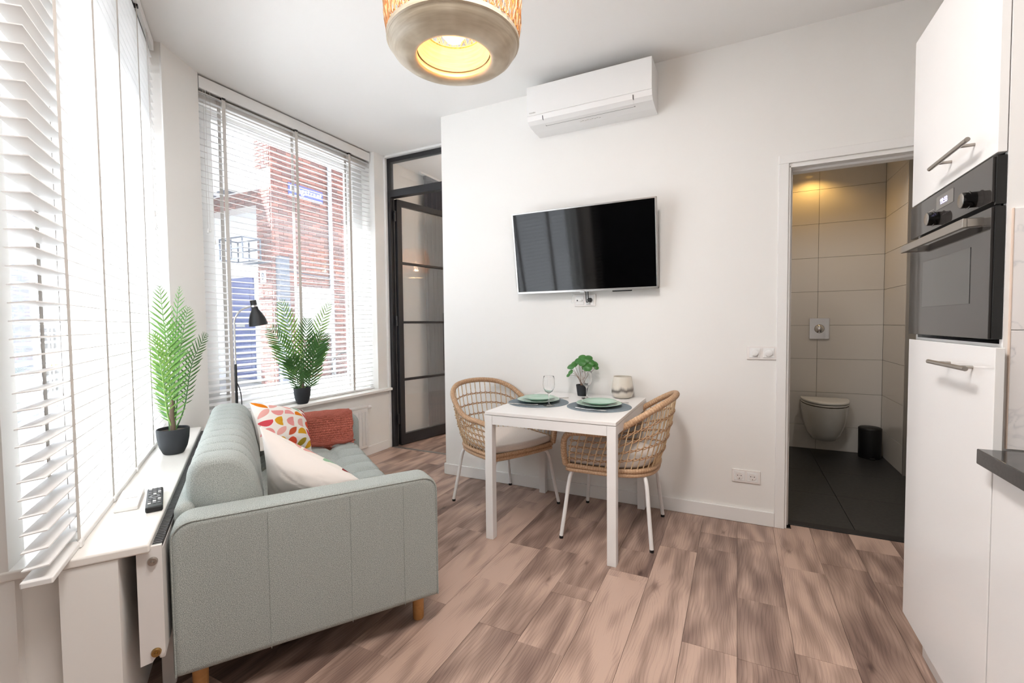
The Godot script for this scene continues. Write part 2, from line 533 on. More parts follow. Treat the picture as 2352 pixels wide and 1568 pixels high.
func lay_planks(parent: Node, area: PackedVector2Array, x0: float, x1: float, z0: float, z1: float, woods: Array, plan: Dictionary) -> void:
	var wide := 0.193
	var k := int(floor((x0 - 0.01) / wide))
	while 0.01 + k * wide < x1:
		var xa := 0.01 + k * wide
		var cuts: Array = []
		var tones: Array = []
		if plan.has(k):
			cuts = plan[k][0]; tones = plan[k][1]
		else:
			var z := z1 + 0.05 + rng.randf() * 1.1
			while z > z0 - 1.4:
				cuts.append(z)
				z -= rng.randf_range(1.05, 1.4)
		for c in cuts.size() - 1:
			var za: float = cuts[c + 1]
			var zb: float = cuts[c]
			var rect := PackedVector2Array([Vector2(xa + 0.0006, za + 0.0006), Vector2(xa + wide - 0.0006, za + 0.0006), Vector2(xa + wide - 0.0006, zb - 0.0006), Vector2(xa + 0.0006, zb - 0.0006)])
			var pick: int = tones[c % tones.size()] if tones.size() else rng.randi() % woods.size()
			var off := rng.randf()
			var flip := 1.0 if rng.randf() < 0.5 else -1.0
			for poly in Geometry2D.intersect_polygons(rect, area):
				if Geometry2D.triangulate_polygon(poly).is_empty(): continue
				var b := mb()
				b.prism(poly, -0.012, 0.0)
				for i in b.uv.size():
					var p := b.v[i]
					b.uv[i] = Vector2((p.x - xa) / wide * flip, (p.z - za) / 1.3 * flip + off)
				obj("plank", b, woods[pick], parent)
		k += 1

func room() -> void:
	var woods := []
	var tones := [[0.10, 101], [0.24, 102], [0.38, 103], [0.16, 104], [0.28, 105], [0.44, 106], [0.02, 107], [0.20, 108]]
	for q in tones:
		var m := mat(Color.WHITE, 0.38, 0, 0.4)
		m.albedo_texture = wood_texture(q[1], rgb8(194, 166, 150), rgb8(92, 72, 65), q[0])
		woods.append(m)
	# floor
	var living := PackedVector2Array([v2(W(-2.25, -0.95, 0)), v2(W(1.70, -0.95, 0)), v2(W(1.70, -0.40, 0)), v2(W(3.62, -0.40, 0)), Vector2(-3.2, -1.95), Vector2(-3.2, -3.58), Vector2(-2.1, -3.58), Vector2(-2.1, -3.14), Vector2(0.3, -3.14), Vector2(0.3, -3.2), Vector2(1.08, -3.2), Vector2(1.08, -3.14), Vector2(1.25, -3.14), Vector2(1.25, 1.9)])
	var bed := PackedVector2Array([Vector2(-3.25, -6.5), Vector2(0.05, -6.5), Vector2(0.05, -3.2), Vector2(-2.06, -3.2), Vector2(-2.06, -3.61), Vector2(-3.25, -3.61)])
	var b := mb()
	b.prism(living, -0.2, -0.0125)
	b.prism(bed, -0.2, -0.0125)
	var fl := struct("floor", b, M.subfloor)
	var plan := {
		-1: [[0.9, -0.55, -1.84, -2.87, -3.6], [3, 0, 2, 7]],
		0: [[1.0, -0.62, -1.83, -2.88, -3.6], [4, 5, 2, 3]],
		1: [[0.6, -0.75, -1.95, -3.6], [1, 4, 3]],
		-2: [[1.2, -0.2, -1.35, -2.6, -3.6], [7, 3, 0, 4]],
		-3: [[0.8, -1.0, -2.24, -3.35, -3.7], [2, 6, 5, 1]],
		-4: [[1.1, -0.7, -1.93, -3.2, -4.2], [4, 1, 7, 5]],
		-5: [[0.9, -0.4, -1.6, -2.75, -4.0], [1, 2, 4, 0]],
		2: [[1.2, -0.1, -1.4, -2.75, -3.6], [2, 4, 5, 2]],
		3: [[0.9, -0.3, -1.7, -3.0, -4.0], [5, 3, 2, 6]],
	}
	lay_planks(fl, living, -3.2, 1.25, -3.6, 1.9, woods, plan)
	lay_planks(fl, bed, -3.25, 0.0, -6.5, -3.2, woods, {})
	tag_struct(obj("trim", bx(-3.12, -2.14, -0.01, 0.004, -3.615, -3.578), M.alu))
	# ceiling
	b = mb()
	b.prism(PackedVector2Array([v2(W(-2.34, -1.08, 0)), v2(W(1.70, -1.08, 0)), v2(W(1.70, -0.83, 0)), v2(W(3.55, -0.83, 0)), Vector2(-3.55, -1.75), Vector2(-3.55, -6.65), Vector2(0.1, -6.65), Vector2(0.1, -3.25), Vector2(1.35, -3.25), Vector2(1.35, 2.0)]), CEIL, CEIL + 0.25)
	struct("ceiling", b, M.ceiling)

	# wall with the television, its return towards the glass door, and the head over the toilet door
	b = mb()
	b.lim(-2.165, 0.262, 0, CEIL, -3.25, -3.13)
	b.lim(0.262, 1.10, 2.14, CEIL, -3.25, -3.13)
	b.lim(1.10, 1.35, 0, CEIL, -3.25, -3.13)
	b.lim(-2.165, -2.05, 0, CEIL, -3.70, -3.25)
	struct("wall_back", b, M.wall)
	b = mb()
	b.rbox(Vector3(-0.9775, 0.044, -3.122), Vector3(2.375, 0.088, 0.016), 0.004, 1)
	b.rbox(Vector3(-2.172, 0.044, -3.4), Vector3(0.014, 0.088, 0.56), 0.004, 1)
	struct("baseboard_back", b, M.trim)
	# side wall behind the kitchen and the wall that closes the room behind the camera
	struct("wall_right", bx(1.20, 1.35, 0, CEIL, -3.13, 2.1), M.wall)
	b = mb()
	abox(b, -2.3, 1.70, -1.08, -0.95, 0, CEIL)
	struct("wall_front", b, M.wall)
	b = mb()
	abox(b, 0.30, 1.45, -0.952, -0.925, 0.0, 2.45)
	var ed := struct("door_2", b, M.door_dark)
	for q in [[0.2, 1.05], [1.2, 2.25]]:
		b = mb()
		abox(b, 0.45, 1.30, -0.926, -0.915, q[0], q[1])
		obj("panel", b, M.door_dark, ed)

	# angled street wall: breast under the sill, post, lintel
	b = mb()
	abox(b, 1.66, 3.56, -0.457, -0.333, 0, 0.585)
	abox(b, 1.70, 3.56, -0.54, -0.457, 0, 0.585)
	abox(b, 1.66, 3.56, -0.80, -0.54, 0, 0.585)
	abox(b, 1.66, 1.70, -1.08, -0.80, 0, CEIL)
	abox(b, 1.66, 1.76, -0.80, -0.55, 0.585, CEIL)
	abox(b, 1.76, 3.56, -0.80, -0.52, 2.80, CEIL)
	struct("wall_window", b, M.wall)
	# corner pier between the two windows
	b = mb()
	b.prism(PackedVector2Array([Vector2(-3.06, -1.564), Vector2(-3.205, -1.852), Vector2(-3.52, -1.852), v2(W(3.62, -0.83, 0)), v2(W(3.42, -0.83, 0)), v2(W(3.42, -0.40, 0))]), 0, CEIL)
	struct("wall_corner", b, M.wall)
	# side street wall with the second window, going on past the glass door
	b = mb()
	b.lim(-3.45, -3.15, 0, 0.585, -3.575, -1.80)
	b.lim(-3.45, -3.165, 0.585, CEIL, -3.70, -3.437)
	b.lim(-3.45, -3.165, 0, 0.585, -3.70, -3.575)
	b.lim(-3.45, -3.28, 2.76, CEIL, -3.437, -1.86)
	b.lim(-3.45, -3.2, 0, CEIL, -4.55, -3.70)
	b.lim(-3.45, -3.2, 0, 0.5, -6.2, -4.55)
	b.lim(-3.45, -3.2, 2.75, CEIL, -6.2, -4.55)
	b.lim(-3.45, -3.2, 0, CEIL, -6.65, -6.2)
	struct("wall_left", b, M.wall)
	b = mb()
	b.rbox(Vector3(-3.143, 0.044, -2.70), Vector3(0.014, 0.088, 1.66), 0.004, 1)
	struct("baseboard_left", b, M.trim)
	# white casing round the black steel door
	b = mb()
	b.rbox(Vector3(-3.158, 1.4575, -3.582), Vector3(0.028, 2.915, 0.03), 0.003, 1)
	b.rbox(Vector3(-2.66, 2.904, -3.582), Vector3(1.0, 0.022, 0.03), 0.003, 1)
	b.lim(-3.17, -2.06, 2.893, CEIL, -3.70, -3.597)
	b.lim(-3.2, -3.152, 0, 2.9, -3.70, -3.597)
	struct("trim", b, M.trim)
	# bedroom shell
	struct("wall_bedroom_back", bx(-3.45, 0.1, 0, CEIL, -6.65, -6.5), M.wall)
	struct("wall_bedroom_right", bx(-0.02, 0.1, 0, CEIL, -6.5, -3.25), M.wall)

	# window sills
	b = mb()
	var bs := Basis(Vector3.UP, ANG)
	b.rbox(W(2.555, -0.42, 0.599), Vector3(0.318, 0.026, 1.80), 0.006, 2, bs)
	struct("trim", b, M.sill)
	b = mb()
	b.rbox(Vector3(-3.215, 0.599, -2.72), Vector3(0.23, 0.026, 1.70), 0.006, 2)
	struct("trim", b, M.sill)
	b = mb()
	b.rbox(Vector3(-3.11, 0.599, -3.58), Vector3(0.05, 0.02, 0.03), 0.004, 1)

	window_a()
	window_b()
	glass_door()
	toilet_room()

func tag_struct(o: Node) -> void:
	o.set_meta("kind", "structure")

# sash window in the angled wall
func window_a() -> void:
	var bs := Basis(Vector3.UP, ANG)
	var w := struct("window_1", mb_frame_a(1.76, 3.42, 0.612, 2.80, 0.07, -0.69, -0.60, bs), M.frame)
	for q in [[1.83, 2.60], [2.60, 3.36]]:
		var b := mb_frame_a(q[0], q[1], 0.68, 2.74, 0.045, -0.665, -0.625, bs)
		var s := obj("sash", b, M.frame, w)
		var g := mb()
		g.box(W((q[0] + q[1]) / 2, -0.645, 1.71), Vector3(0.006, 1.99, q[1] - q[0] - 0.08), bs)
		obj("pane", g, M.glass, s)

func mb_frame_a(t0: float, t1: float, y0: float, y1: float, wd: float, n0: float, n1: float, _bs: Basis) -> MB:
	var b := mb()
	abox(b, t0, t0 + wd, n0, n1, y0, y1)
	abox(b, t1 - wd, t1, n0, n1, y0, y1)
	abox(b, t0 + wd, t1 - wd, n0, n1, y0, y0 + wd)
	abox(b, t0 + wd, t1 - wd, n0, n1, y1 - wd, y1)
	return b

func mb_frame_x(z0: float, z1: float, y0: float, y1: float, wl: float, wr: float, wt: float, wb: float, x0: float, x1: float) -> MB:
	var b := mb()
	b.lim(x0, x1, y0, y1, z0, z0 + wl)
	b.lim(x0, x1, y0, y1, z1 - wr, z1)
	b.lim(x0, x1, y0, y0 + wb, z0 + wl, z1 - wr)
	b.lim(x0, x1, y1 - wt, y1, z0 + wl, z1 - wr)
	return b

func window_b() -> void:
	var w := struct("window_2", mb_frame_x(-3.437, -1.86, 0.612, 2.76, 0.12, 0.10, 0.03, 0.06, -3.42, -3.33), M.frame)
	var s := obj("sash", mb_frame_x(-3.317, -1.96, 0.67, 2.735, 0.05, 0.05, 0.035, 0.08, -3.40, -3.345), M.frame, w)
	obj("pane", bx(-3.378, -3.372, 0.74, 2.71, -3.275, -2.0), M.glass, s)
	# bedroom window further along the same wall
	w = struct("window_3", mb_frame_x(-6.2, -4.55, 0.5, 2.75, 0.08, 0.08, 0.08, 0.08, -3.42, -3.33), M.frame)
	obj("pane", bx(-3.38, -3.374, 0.57, 2.68, -6.13, -4.62), M.glass, w)

# black steel frame with a fixed light over an open glazed leaf
func glass_door() -> void:
	var b := mb()
	b.rbox(Vector3(-3.131, 1.446, -3.625), Vector3(0.04, 2.892, 0.055), 0.003, 1)
	b.rbox(Vector3(-2.085, 1.446, -3.625), Vector3(0.05, 2.892, 0.055), 0.003, 1)
	b.rbox(Vector3(-2.61, 2.871, -3.625), Vector3(1.0, 0.042, 0.055), 0.003, 1)
	b.rbox(Vector3(-2.61, 2.540, -3.622), Vector3(1.0, 0.072, 0.065), 0.003, 1)
	var d := struct("door_1", b, M.black_steel)
	obj("pane", bx(-3.111, -2.11, 2.576, 2.85, -3.629, -3.622), M.door_glass, d)
	var leaf := Node3D.new()
	leaf.name = "leaf"
	d.add_child(leaf, true)
	leaf.position = Vector3(-3.095, 0, -3.655)
	leaf.rotation.y = deg_to_rad(90.0 - 11.2)
	# leaf axes: x along the leaf
	b = mb()
	b.rbox(Vector3(0.03, 1.255, 0), Vector3(0.06, 2.49, 0.045), 0.003, 1)
	b.rbox(Vector3(0.90, 1.255, 0), Vector3(0.06, 2.49, 0.045), 0.003, 1)
	b.rbox(Vector3(0.465, 2.47, 0), Vector3(0.93, 0.06, 0.045), 0.003, 1)
	b.rbox(Vector3(0.465, 0.065, 0), Vector3(0.93, 0.11, 0.045), 0.003, 1)
	obj("leaf_frame", b, M.black_steel, leaf)
	for y in [1.868, 1.265, 0.676]:
		obj("glazing_bar", rb(0.06, 0.87, y - 0.012, y + 0.012, -0.02, 0.02, 0.003, 1), M.black_steel, leaf)
	var ys := [0.12, 0.664, 0.688, 1.253, 1.277, 1.856, 1.88, 2.44]
	for k in 4: obj("pane", bx(0.055, 0.875, ys[k * 2] - 0.005, ys[k * 2 + 1] + 0.005, -0.003, 0.003), M.door_glass, leaf)
	for y in [0.28, 1.28, 2.33]:
		obj("hinge", lat([Vector2(0, -0.05), Vector2(0.012, -0.05), Vector2(0.012, 0.05), Vector2(0, 0.05)], 10, Vector3(-0.018, y, 0.01)), M.black_steel, leaf)
	for sg in [-1.0, 1.0]:
		b = mb()
		b.rbox(Vector3(0.70, 1.04, sg * 0.055), Vector3(0.018, 0.66, 0.018), 0.003, 1)
		for y in [0.78, 1.30]: b.lim(0.694, 0.706, y - 0.006, y + 0.006, minf(0, sg * 0.05), maxf(0, sg * 0.05))
		obj("handle", b, M.black_steel, leaf)

func tile_wall(parent: Node, axis: int, at: float, u0: float, u1: float, useams: Array, yseams: Array, out: float) -> void:
	for i in useams.size() - 1:
		for j in yseams.size() - 1:
			var a: float = maxf(useams[i], u0)
			var c: float = minf(useams[i + 1], u1)
			if c - a < 0.01: continue
			var b := mb()
			var g := 0.0011
			if axis == 2: b.rbox(Vector3((a + c) / 2, (yseams[j] + yseams[j + 1]) / 2, at + out * 0.005), Vector3(c - a - 2 * g, yseams[j + 1] - yseams[j] - 2 * g, 0.01), 0.0012, 1)
			else: b.rbox(Vector3(at + out * 0.005, (yseams[j] + yseams[j + 1]) / 2, (a + c) / 2), Vector3(0.01, yseams[j + 1] - yseams[j] - 2 * g, c - a - 2 * g), 0.0012, 1)
			obj("tile", b, M.tile_wall, parent)

func toilet_room() -> void:
	var ys := [0.0]
	for k in 8: ys.append(0.232 + 0.3215 * k)
	ys.append(2.72)
	var w := struct("wall_toilet_back", bx(-0.1, 2.0, -0.1, 2.8, -5.35, -5.239), M.grout)
	tile_wall(w, 2, -5.239, 0.1, 1.194, [-0.51, 0.09, 0.69, 1.29], ys, 1)
	w = struct("wall_toilet_right", bx(1.204, 1.30, -0.1, 2.8, -5.239, -4.61), M.grout)
	tile_wall(w, 0, 1.204, -5.229, -4.61, [-5.829, -5.229, -4.629], ys, -1)
	obj("trim", bx(1.19, 1.30, 0, 2.66, -4.61, -4.595), M.alu, w)
	struct("wall_toilet_left", bx(0.1, 0.22, -0.1, 2.8, -5.239, -3.25), M.tile_wall)
	struct("wall_toilet_end", bx(1.9, 2.0, -0.1, 2.8, -5.239, -3.13), M.tile_wall)
	struct("wall_toilet_front", bx(1.35, 1.9, -0.1, 2.8, -3.25, -3.13), M.wall)
	struct("ceiling_toilet", bx(0.1, 2.0, 2.668, 2.8, -5.35, -3.25), M.ceiling)
	var f := struct("floor_toilet", bx(0.22, 1.95, -0.2, -0.012, -5.3, -3.2), M.grout_dark)
	var xs := [0.03, 0.636, 1.24, 1.95]
	var zs := [-5.24, -4.47, -3.87, -3.27]
	for i in 3:
		for j in 3:
			obj("tile", rb(maxf(xs[i], 0.22) + 0.0012, xs[i + 1] - 0.0012, -0.02, 0.0, zs[j] + 0.0012, zs[j + 1] - 0.0012, 0.0012, 1), M.tile_floor, f)
	obj("threshold", rb(0.285, 1.08, -0.02, 0.006, -3.268, -3.20, 0.003, 1), M.black, f)
	# casing and jambs
	var b := mb()
	b.rbox(Vector3(0.236, 1.0765, -3.124), Vector3(0.052, 2.153, 0.014), 0.003, 1)
	b.rbox(Vector3(0.68, 2.178, -3.124), Vector3(0.94, 0.05, 0.014), 0.003, 1)
	b.rbox(Vector3(1.124, 1.0765, -3.124), Vector3(0.052, 2.153, 0.014), 0.003, 1)
	b.rbox(Vector3(0.268, 1.07, -3.19), Vector3(0.012, 2.14, 0.12), 0.002, 1)
	b.rbox(Vector3(0.28, 1.062, -3.215), Vector3(0.014, 2.124, 0.06), 0.002, 1)
	b.rbox(Vector3(0.68, 2.135, -3.19), Vector3(0.83, 0.012, 0.12), 0.002, 1)
	b.rbox(Vector3(0.68, 2.123, -3.215), Vector3(0.81, 0.014, 0.06), 0.002, 1)
	b.rbox(Vector3(1.092, 1.07, -3.19), Vector3(0.012, 2.14, 0.12), 0.002, 1)
	var t := struct("trim", b, M.trim)
	obj("strike_plate", rb(0.2735, 0.2755, 1.05, 1.12, -3.172, -3.150, 0.0008, 1), M.steel, t)


# ---------------------------------------------------------------- blinds: x towards the room, z along the window
func make_blind(label: String, at: Vector3, turn: float, length: float, y0: float, y1: float, head: float, tapes: Array, pulls: Array, tilt: float) -> Node3D:
	var o := thing("venetian_blind", label, "blind", at, turn, "white slatted blinds at the two windows")
	var b := mb()
	b.rbox(Vector3(0.0, y1 + head / 2, length / 2), Vector3(0.018, head, length), 0.002, 1)
	b.lim(-0.062, -0.008, y1 + 0.03, y1 + head - 0.002, 0.004, length - 0.004)
	obj("valance", b, M.blind, o)
	obj("head_rail", bx(-0.06, -0.012, y1 + 0.002, y1 + 0.028, 0.01, length - 0.01), M.alu, o)
	var slat := mb()
	var bs := Basis(Vector3.BACK, deg_to_rad(tilt))
	slat.box(Vector3.ZERO, Vector3(0.05, 0.003, length - 0.006), bs)
	var sm := slat.mesh()
	var y := y0 + 0.045
	while y < y1 - 0.012:
		var s := obj("slat", sm, M.blind, o)
		s.position = Vector3(-0.027, y, length / 2)
		y += 0.043
	obj("bottom_rail", rb(-0.056, 0.004, y0, y0 + 0.017, 0.0, length, 0.004, 1), M.blind, o)
	for z in tapes:
		for x in [0.0008, -0.0548]:
			obj("tape", bx(x - 0.0005, x + 0.0005, y0 + 0.004, y1, z - 0.0125, z + 0.0125), M.tape, o)
		obj("tape_clip", rb(-0.03, 0.009, y0 - 0.0004, y0 + 0.02, z - 0.014, z + 0.014, 0.004, 1), M.blind, o)
		obj("lift_cord", tub([Vector3(-0.027, y0, z - 0.035), Vector3(-0.027, y1, z - 0.035)], 0.0009, 5), M.cord, o)
		obj("cord_pulley", rb(-0.02, 0.008, y1 - 0.012, y1 + 0.004, z - 0.012, z + 0.012, 0.003, 1), M.black_steel, o)
	for p in pulls:
		obj("pull_cord", tub([Vector3(0.008, y1, p[0]), Vector3(0.011, (y1 + p[1]) / 2, p[0] + 0.004), Vector3(0.012, p[1] + 0.03, p[0])], 0.0011, 5), M.cord, o)
		obj("tassel", lat([Vector2(0, 0.03), Vector2(0.003, 0.03), Vector2(0.005, 0.016), Vector2(0.008, 0.003), Vector2(0.005, 0), Vector2(0, 0)], 12, Vector3(0.012, p[1], p[0])), M.white_plastic, o)
	return o

func blinds() -> void:
	make_blind("wide white slatted blind at the window behind the sofa", W(3.405, -0.432, 0), ANG, 1.885, 0.613, 2.85, 0.058, [1.665, 1.27, 0.88, 0.44], [[0.20, 1.80], [0.235, 1.77], [0.225, 1.85]], 6.0)
	make_blind("white slatted blind over the window with the brick house behind", Vector3(-3.217, 0, -3.43), 0.0, 1.57, 0.613, 2.823, 0.079, [1.405, 0.82, 0.255], [[1.545, 1.87], [1.53, 1.88], [1.50, 1.80]], -12.0)


# ---------------------------------------------------------------- the street outside
func text_mesh(s: String, size: float, depth := 0.002, bold := true) -> TextMesh:
	var t := TextMesh.new()
	var f := SystemFont.new()
	f.font_names = PackedStringArray(["Droid Sans"])
	if bold: f.font_weight = 700
	t.font = f
	t.text = s
	t.font_size = 64
	t.pixel_size = size / 64.0
	t.depth = depth
	t.curve_step = 2.0
	return t

func brick_rows(x: float, z: float, along_z: bool, u0: float, u1: float, y0: float, y1: float, out: Array, near: Callable, parts: Array) -> void:
	# out: [MB x4] for the joined bricks; parts: list of [pos, variant, turned] for the ones built singly
	var row := 0
	var y := y0
	while y < y1 - 0.02:
		var u := u0 - (0.11 if row % 2 else 0.0)
		while u < u1 - 0.01:
			var a := maxf(u, u0)
			var c := minf(u + 0.21, u1)
			if c - a > 0.03:
				var mid := (a + c) / 2
				var p := Vector3(x, y + 0.027, mid) if along_z else Vector3(mid, y + 0.027, z)
				var k := rng.randi() % 4
				var full := c - a > 0.2
				if full and near.call(p): parts.append([p, k, along_z])
				else: out[k].box(p, Vector3(0.03, 0.054, c - a) if along_z else Vector3(c - a, 0.054, 0.03))
			u += 0.22
		y += 0.0655
		row += 1

func street() -> void:
	var b := mb()
	b.lim(-60, 20, -0.6, -0.22, -60, 40)
	struct("ground", b, M.road)
	b = mb()
	b.lim(-5.2, -3.46, -0.25, -0.10, -30, -1.2)
	b.lim(-9.0, -7.6, -0.25, -0.10, -30, -6.62)
	struct("ground_pavement", b, M.paving)
	# storeys above the apartment
	b = mb()
	b.prism(PackedVector2Array([v2(W(-4.4, -1.08, 0)), v2(W(1.70, -1.08, 0)), v2(W(3.55, -0.83, 0)), Vector2(-3.55, -1.75), Vector2(-3.55, -14.0), Vector2(6, -14.0), Vector2(6, 4.0)]), CEIL + 0.25, 9.0)
	struct("wall_upper_storeys", b, M.street_white)

	# brick corner house across the side street
	var h := thing("brick_house", "red brick corner house across the street with blue door", "building", Vector3(0, 0, 0))
	b = mb()
	b.lim(-14, -9.015, -0.2, 9.0, -22, -7.73)
	b.lim(-9.47, -9.015, -0.2, 4.66, -7.73, -6.635)
	b.lim(-14, -9.015, 4.66, 9.0, -7.73, -6.98)
	b.lim(-11.5, -9.47, 3.9, 4.22, -6.98, -6.635)
	b.lim(-9.5, -9.015, 4.66, 9.0, -6.98, -6.635)
	obj("wall", b, M.mortar, h)
	var joined := [mb(), mb(), mb(), mb()]
	var single := []
	var near := func(p: Vector3) -> bool: return p.z > -7.98 and p.y > 0.95 and p.y < 4.35 and not (p.z < -7.15 and p.z > -7.95 and p.y > 0.98 and p.y < 2.12)
	var never := func(_p: Vector3) -> bool: return false
	brick_rows(-9.0, 0, true, -12.5, -6.62, -0.1, 6.4, joined, near, single)
	brick_rows(0, -6.62, false, -9.47, -9.02, -0.1, 3.9, joined, never, single)
	brick_rows(0, -6.62, false, -11.5, -9.02, 3.9, 4.2, joined, never, single)
	brick_rows(0, -6.62, false, -9.5, -9.02, 4.66, 6.4, joined, never, single)
	var brick := mb()
	brick.box(Vector3.ZERO, Vector3(0.03, 0.054, 0.21))
	var bm := brick.mesh()
	for i in single.size():
		var q = single[i]
		if i < 300:
			var o := obj("brick", bm, M.brick[q[1]], h)
			o.position = q[0]
		else: joined[q[1]].box(q[0], Vector3(0.03, 0.054, 0.21))
	var all := ArrayMesh.new()
	for k in 4:
		var one: ArrayMesh = joined[k].mesh()
		all.add_surface_from_arrays(Mesh.PRIMITIVE_TRIANGLES, one.surface_get_arrays(0))
		all.surface_set_material(k, M.brick[k])
	var rest := MeshInstance3D.new()
	rest.mesh = all; rest.name = "brickwork"
	rest.set_meta("kind", "stuff")
	h.add_child(rest, true)
	# white cornice with dark slots, white upper wing
	obj("cornice", rb(-20, -9.5, 4.22, 4.64, -6.95, -5.3, 0.02, 1), M.street_white, h)
	for k in 6: obj("cornice_slot", bx(-10.35 - k * 0.75, -9.95 - k * 0.75, 4.20, 4.225, -6.5, -6.3), M.street_dark, h)
	obj("white_wing", bx(-20, -9.5, 4.64, 9.0, -6.95, -6.66), M.street_white, h)
	for k in 5: obj("louvre", bx(-11.6, -10.9, 4.85 + k * 0.36, 5.05 + k * 0.36, -6.67, -6.64), M.street_grey, h)
	# recessed entrance
	obj("entrance_wall", bx(-20, -9.47, -0.2, 4.22, -7.72, -7.60), M.street_white, h)
	obj("door_surround", rb(-12.15, -10.75, -0.15, 3.3, -7.60, -7.52, 0.01, 1), M.street_white, h)
	var d := obj("door", rb(-11.97, -10.95, -0.12, 2.48, -7.53, -7.48, 0.01, 1), M.blue_door, h)
	for k in 2: obj("panel", rb(-11.85, -11.07, 0.15 + k * 1.2, 1.15 + k * 1.1, -7.485, -7.465, 0.008, 1), M.blue_door, d)
	obj("letter_plate", rb(-11.65, -11.3, 1.22, 1.32, -7.49, -7.47, 0.004, 1), M.alu, d)
	for k in 7: obj("window", rb(-13.4 - k * 0.9, -12.7 - k * 0.9, 0.3, 2.9, -7.61, -7.58, 0.01, 1), M.street_window, h)
	obj("downpipe", lat([Vector2(0.05, -0.1), Vector2(0.05, 6.4)], 12, Vector3(-8.92, 0, -8.14)), M.street_grey, h)
	obj("dark_post", rb(-9.0, -8.86, -0.1, 2.75, -6.93, -6.68, 0.01, 1), M.street_dark, h)
	obj("cable", tub([Vector3(-8.96, 2.45, -7.0), Vector3(-8.96, 2.42, -7.6), Vector3(-8.96, 2.40, -8.1)], 0.012, 6), M.street_dark, h)
	var bo := thing("meter_cabinet", "white meter cabinet fixed to the brick wall outside", "cabinet", Vector3(-8.98, 1.0, -7.55))
	obj("body", rb(0, 0.26, 0, 1.11, -0.39, 0.39, 0.01, 1), M.cabinet_grey, bo)
	obj("door", rb(0.255, 0.275, 0.03, 1.08, -0.36, 0.36, 0.006, 1), M.cabinet_grey, bo)
	# street name plate
	var sg := thing("street_sign", "blue street name plate on the brick wall outside", "sign", Vector3(-8.98, 4.26, -7.5))
	obj("plate", rb(0, 0.02, -0.12, 0.17, -0.47, 0.47, 0.004, 1), M.sign_blue, sg)
	obj("rim", bx(0.02, 0.022, -0.095, -0.075, -0.45, 0.45), M.sign_white, sg)
	var tx := obj("lettering", text_mesh("Langstraat", 0.17), M.sign_white, sg)
	tx.rotation.y = PI / 2
	tx.position = Vector3(0.022, 0.045, 0)
	var ns := thing("number_sign", "small white house number plate beside the blue door outside", "sign", Vector3(-9.29, 2.32, -6.6))
	obj("plate", rb(-0.09, 0.09, -0.13, 0.13, 0, 0.012, 0.003, 1), M.sign_white, ns)
	tx = obj("lettering", text_mesh("9", 0.2), M.street_dark, ns)
	tx.position = Vector3(0, 0, 0.013)
	# wire lantern on the corner
	var ln := thing("wall_lantern", "black wire cage lantern on the brick corner outside", "lantern", Vector3(-9.6, 2.66, -6.3))
	b = mb()
	for x in [-0.38, 0.0, 0.38]:
		for z in [-0.2, 0.2]: b.lim(x - 0.012, x + 0.012, 0, 0.44, z - 0.012, z + 0.012)
	for y in [0.0, 0.22, 0.44]:
		for z in [-0.2, 0.2]: b.lim(-0.39, 0.39, y - 0.012, y + 0.012, z - 0.012, z + 0.012)
		for x in [-0.38, 0.38]: b.lim(x - 0.012, x + 0.012, y - 0.012, y + 0.012, -0.2, 0.2)
	obj("cage", b, M.street_dark, ln)
	obj("bracket", bx(-0.3, 0.6, -0.06, -0.02, -0.30, -0.24), M.street_dark, ln)
	bicycle(Vector3(-8.5, -0.1, -8.75), 1.25)

	# shop on the left of the far street, row of houses at its end, parked car
	var s := thing("shop_house", "pale shop front with tall panes down the street", "building", Vector3(0, 0, 0))
	obj("wall", bx(-18, -12.5, -0.2, 8.5, -4.02, 8), M.street_white, s)
	for k in 8:
		obj("window", rb(-12.52, -12.46, 0.3, 2.5, -3.9 + k * 0.62, -3.42 + k * 0.62, 0.01, 1), M.street_window, s)
		obj("window", rb(-12.52, -12.46, 3.2, 4.6, -3.9 + k * 0.62, -3.42 + k * 0.62, 0.01, 1), M.street_window, s)
	var r := thing("terraced_house", "white house row closing the far end of the street", "building", Vector3(0, 0, 0))
	obj("wall", bx(-34, -28, -0.2, 8.5, -22, 6), M.street_white, r)
	for k in 12:
		for j in 3: obj("window", rb(-28.02, -27.94, 0.6 + j * 2.4, 2.2 + j * 2.4, -15.6 + k * 1.3, -14.9 + k * 1.3, 0.01, 1), M.street_window, r)
	car(Vector3(-16.4, -0.22, -5.65), deg_to_rad(-17))

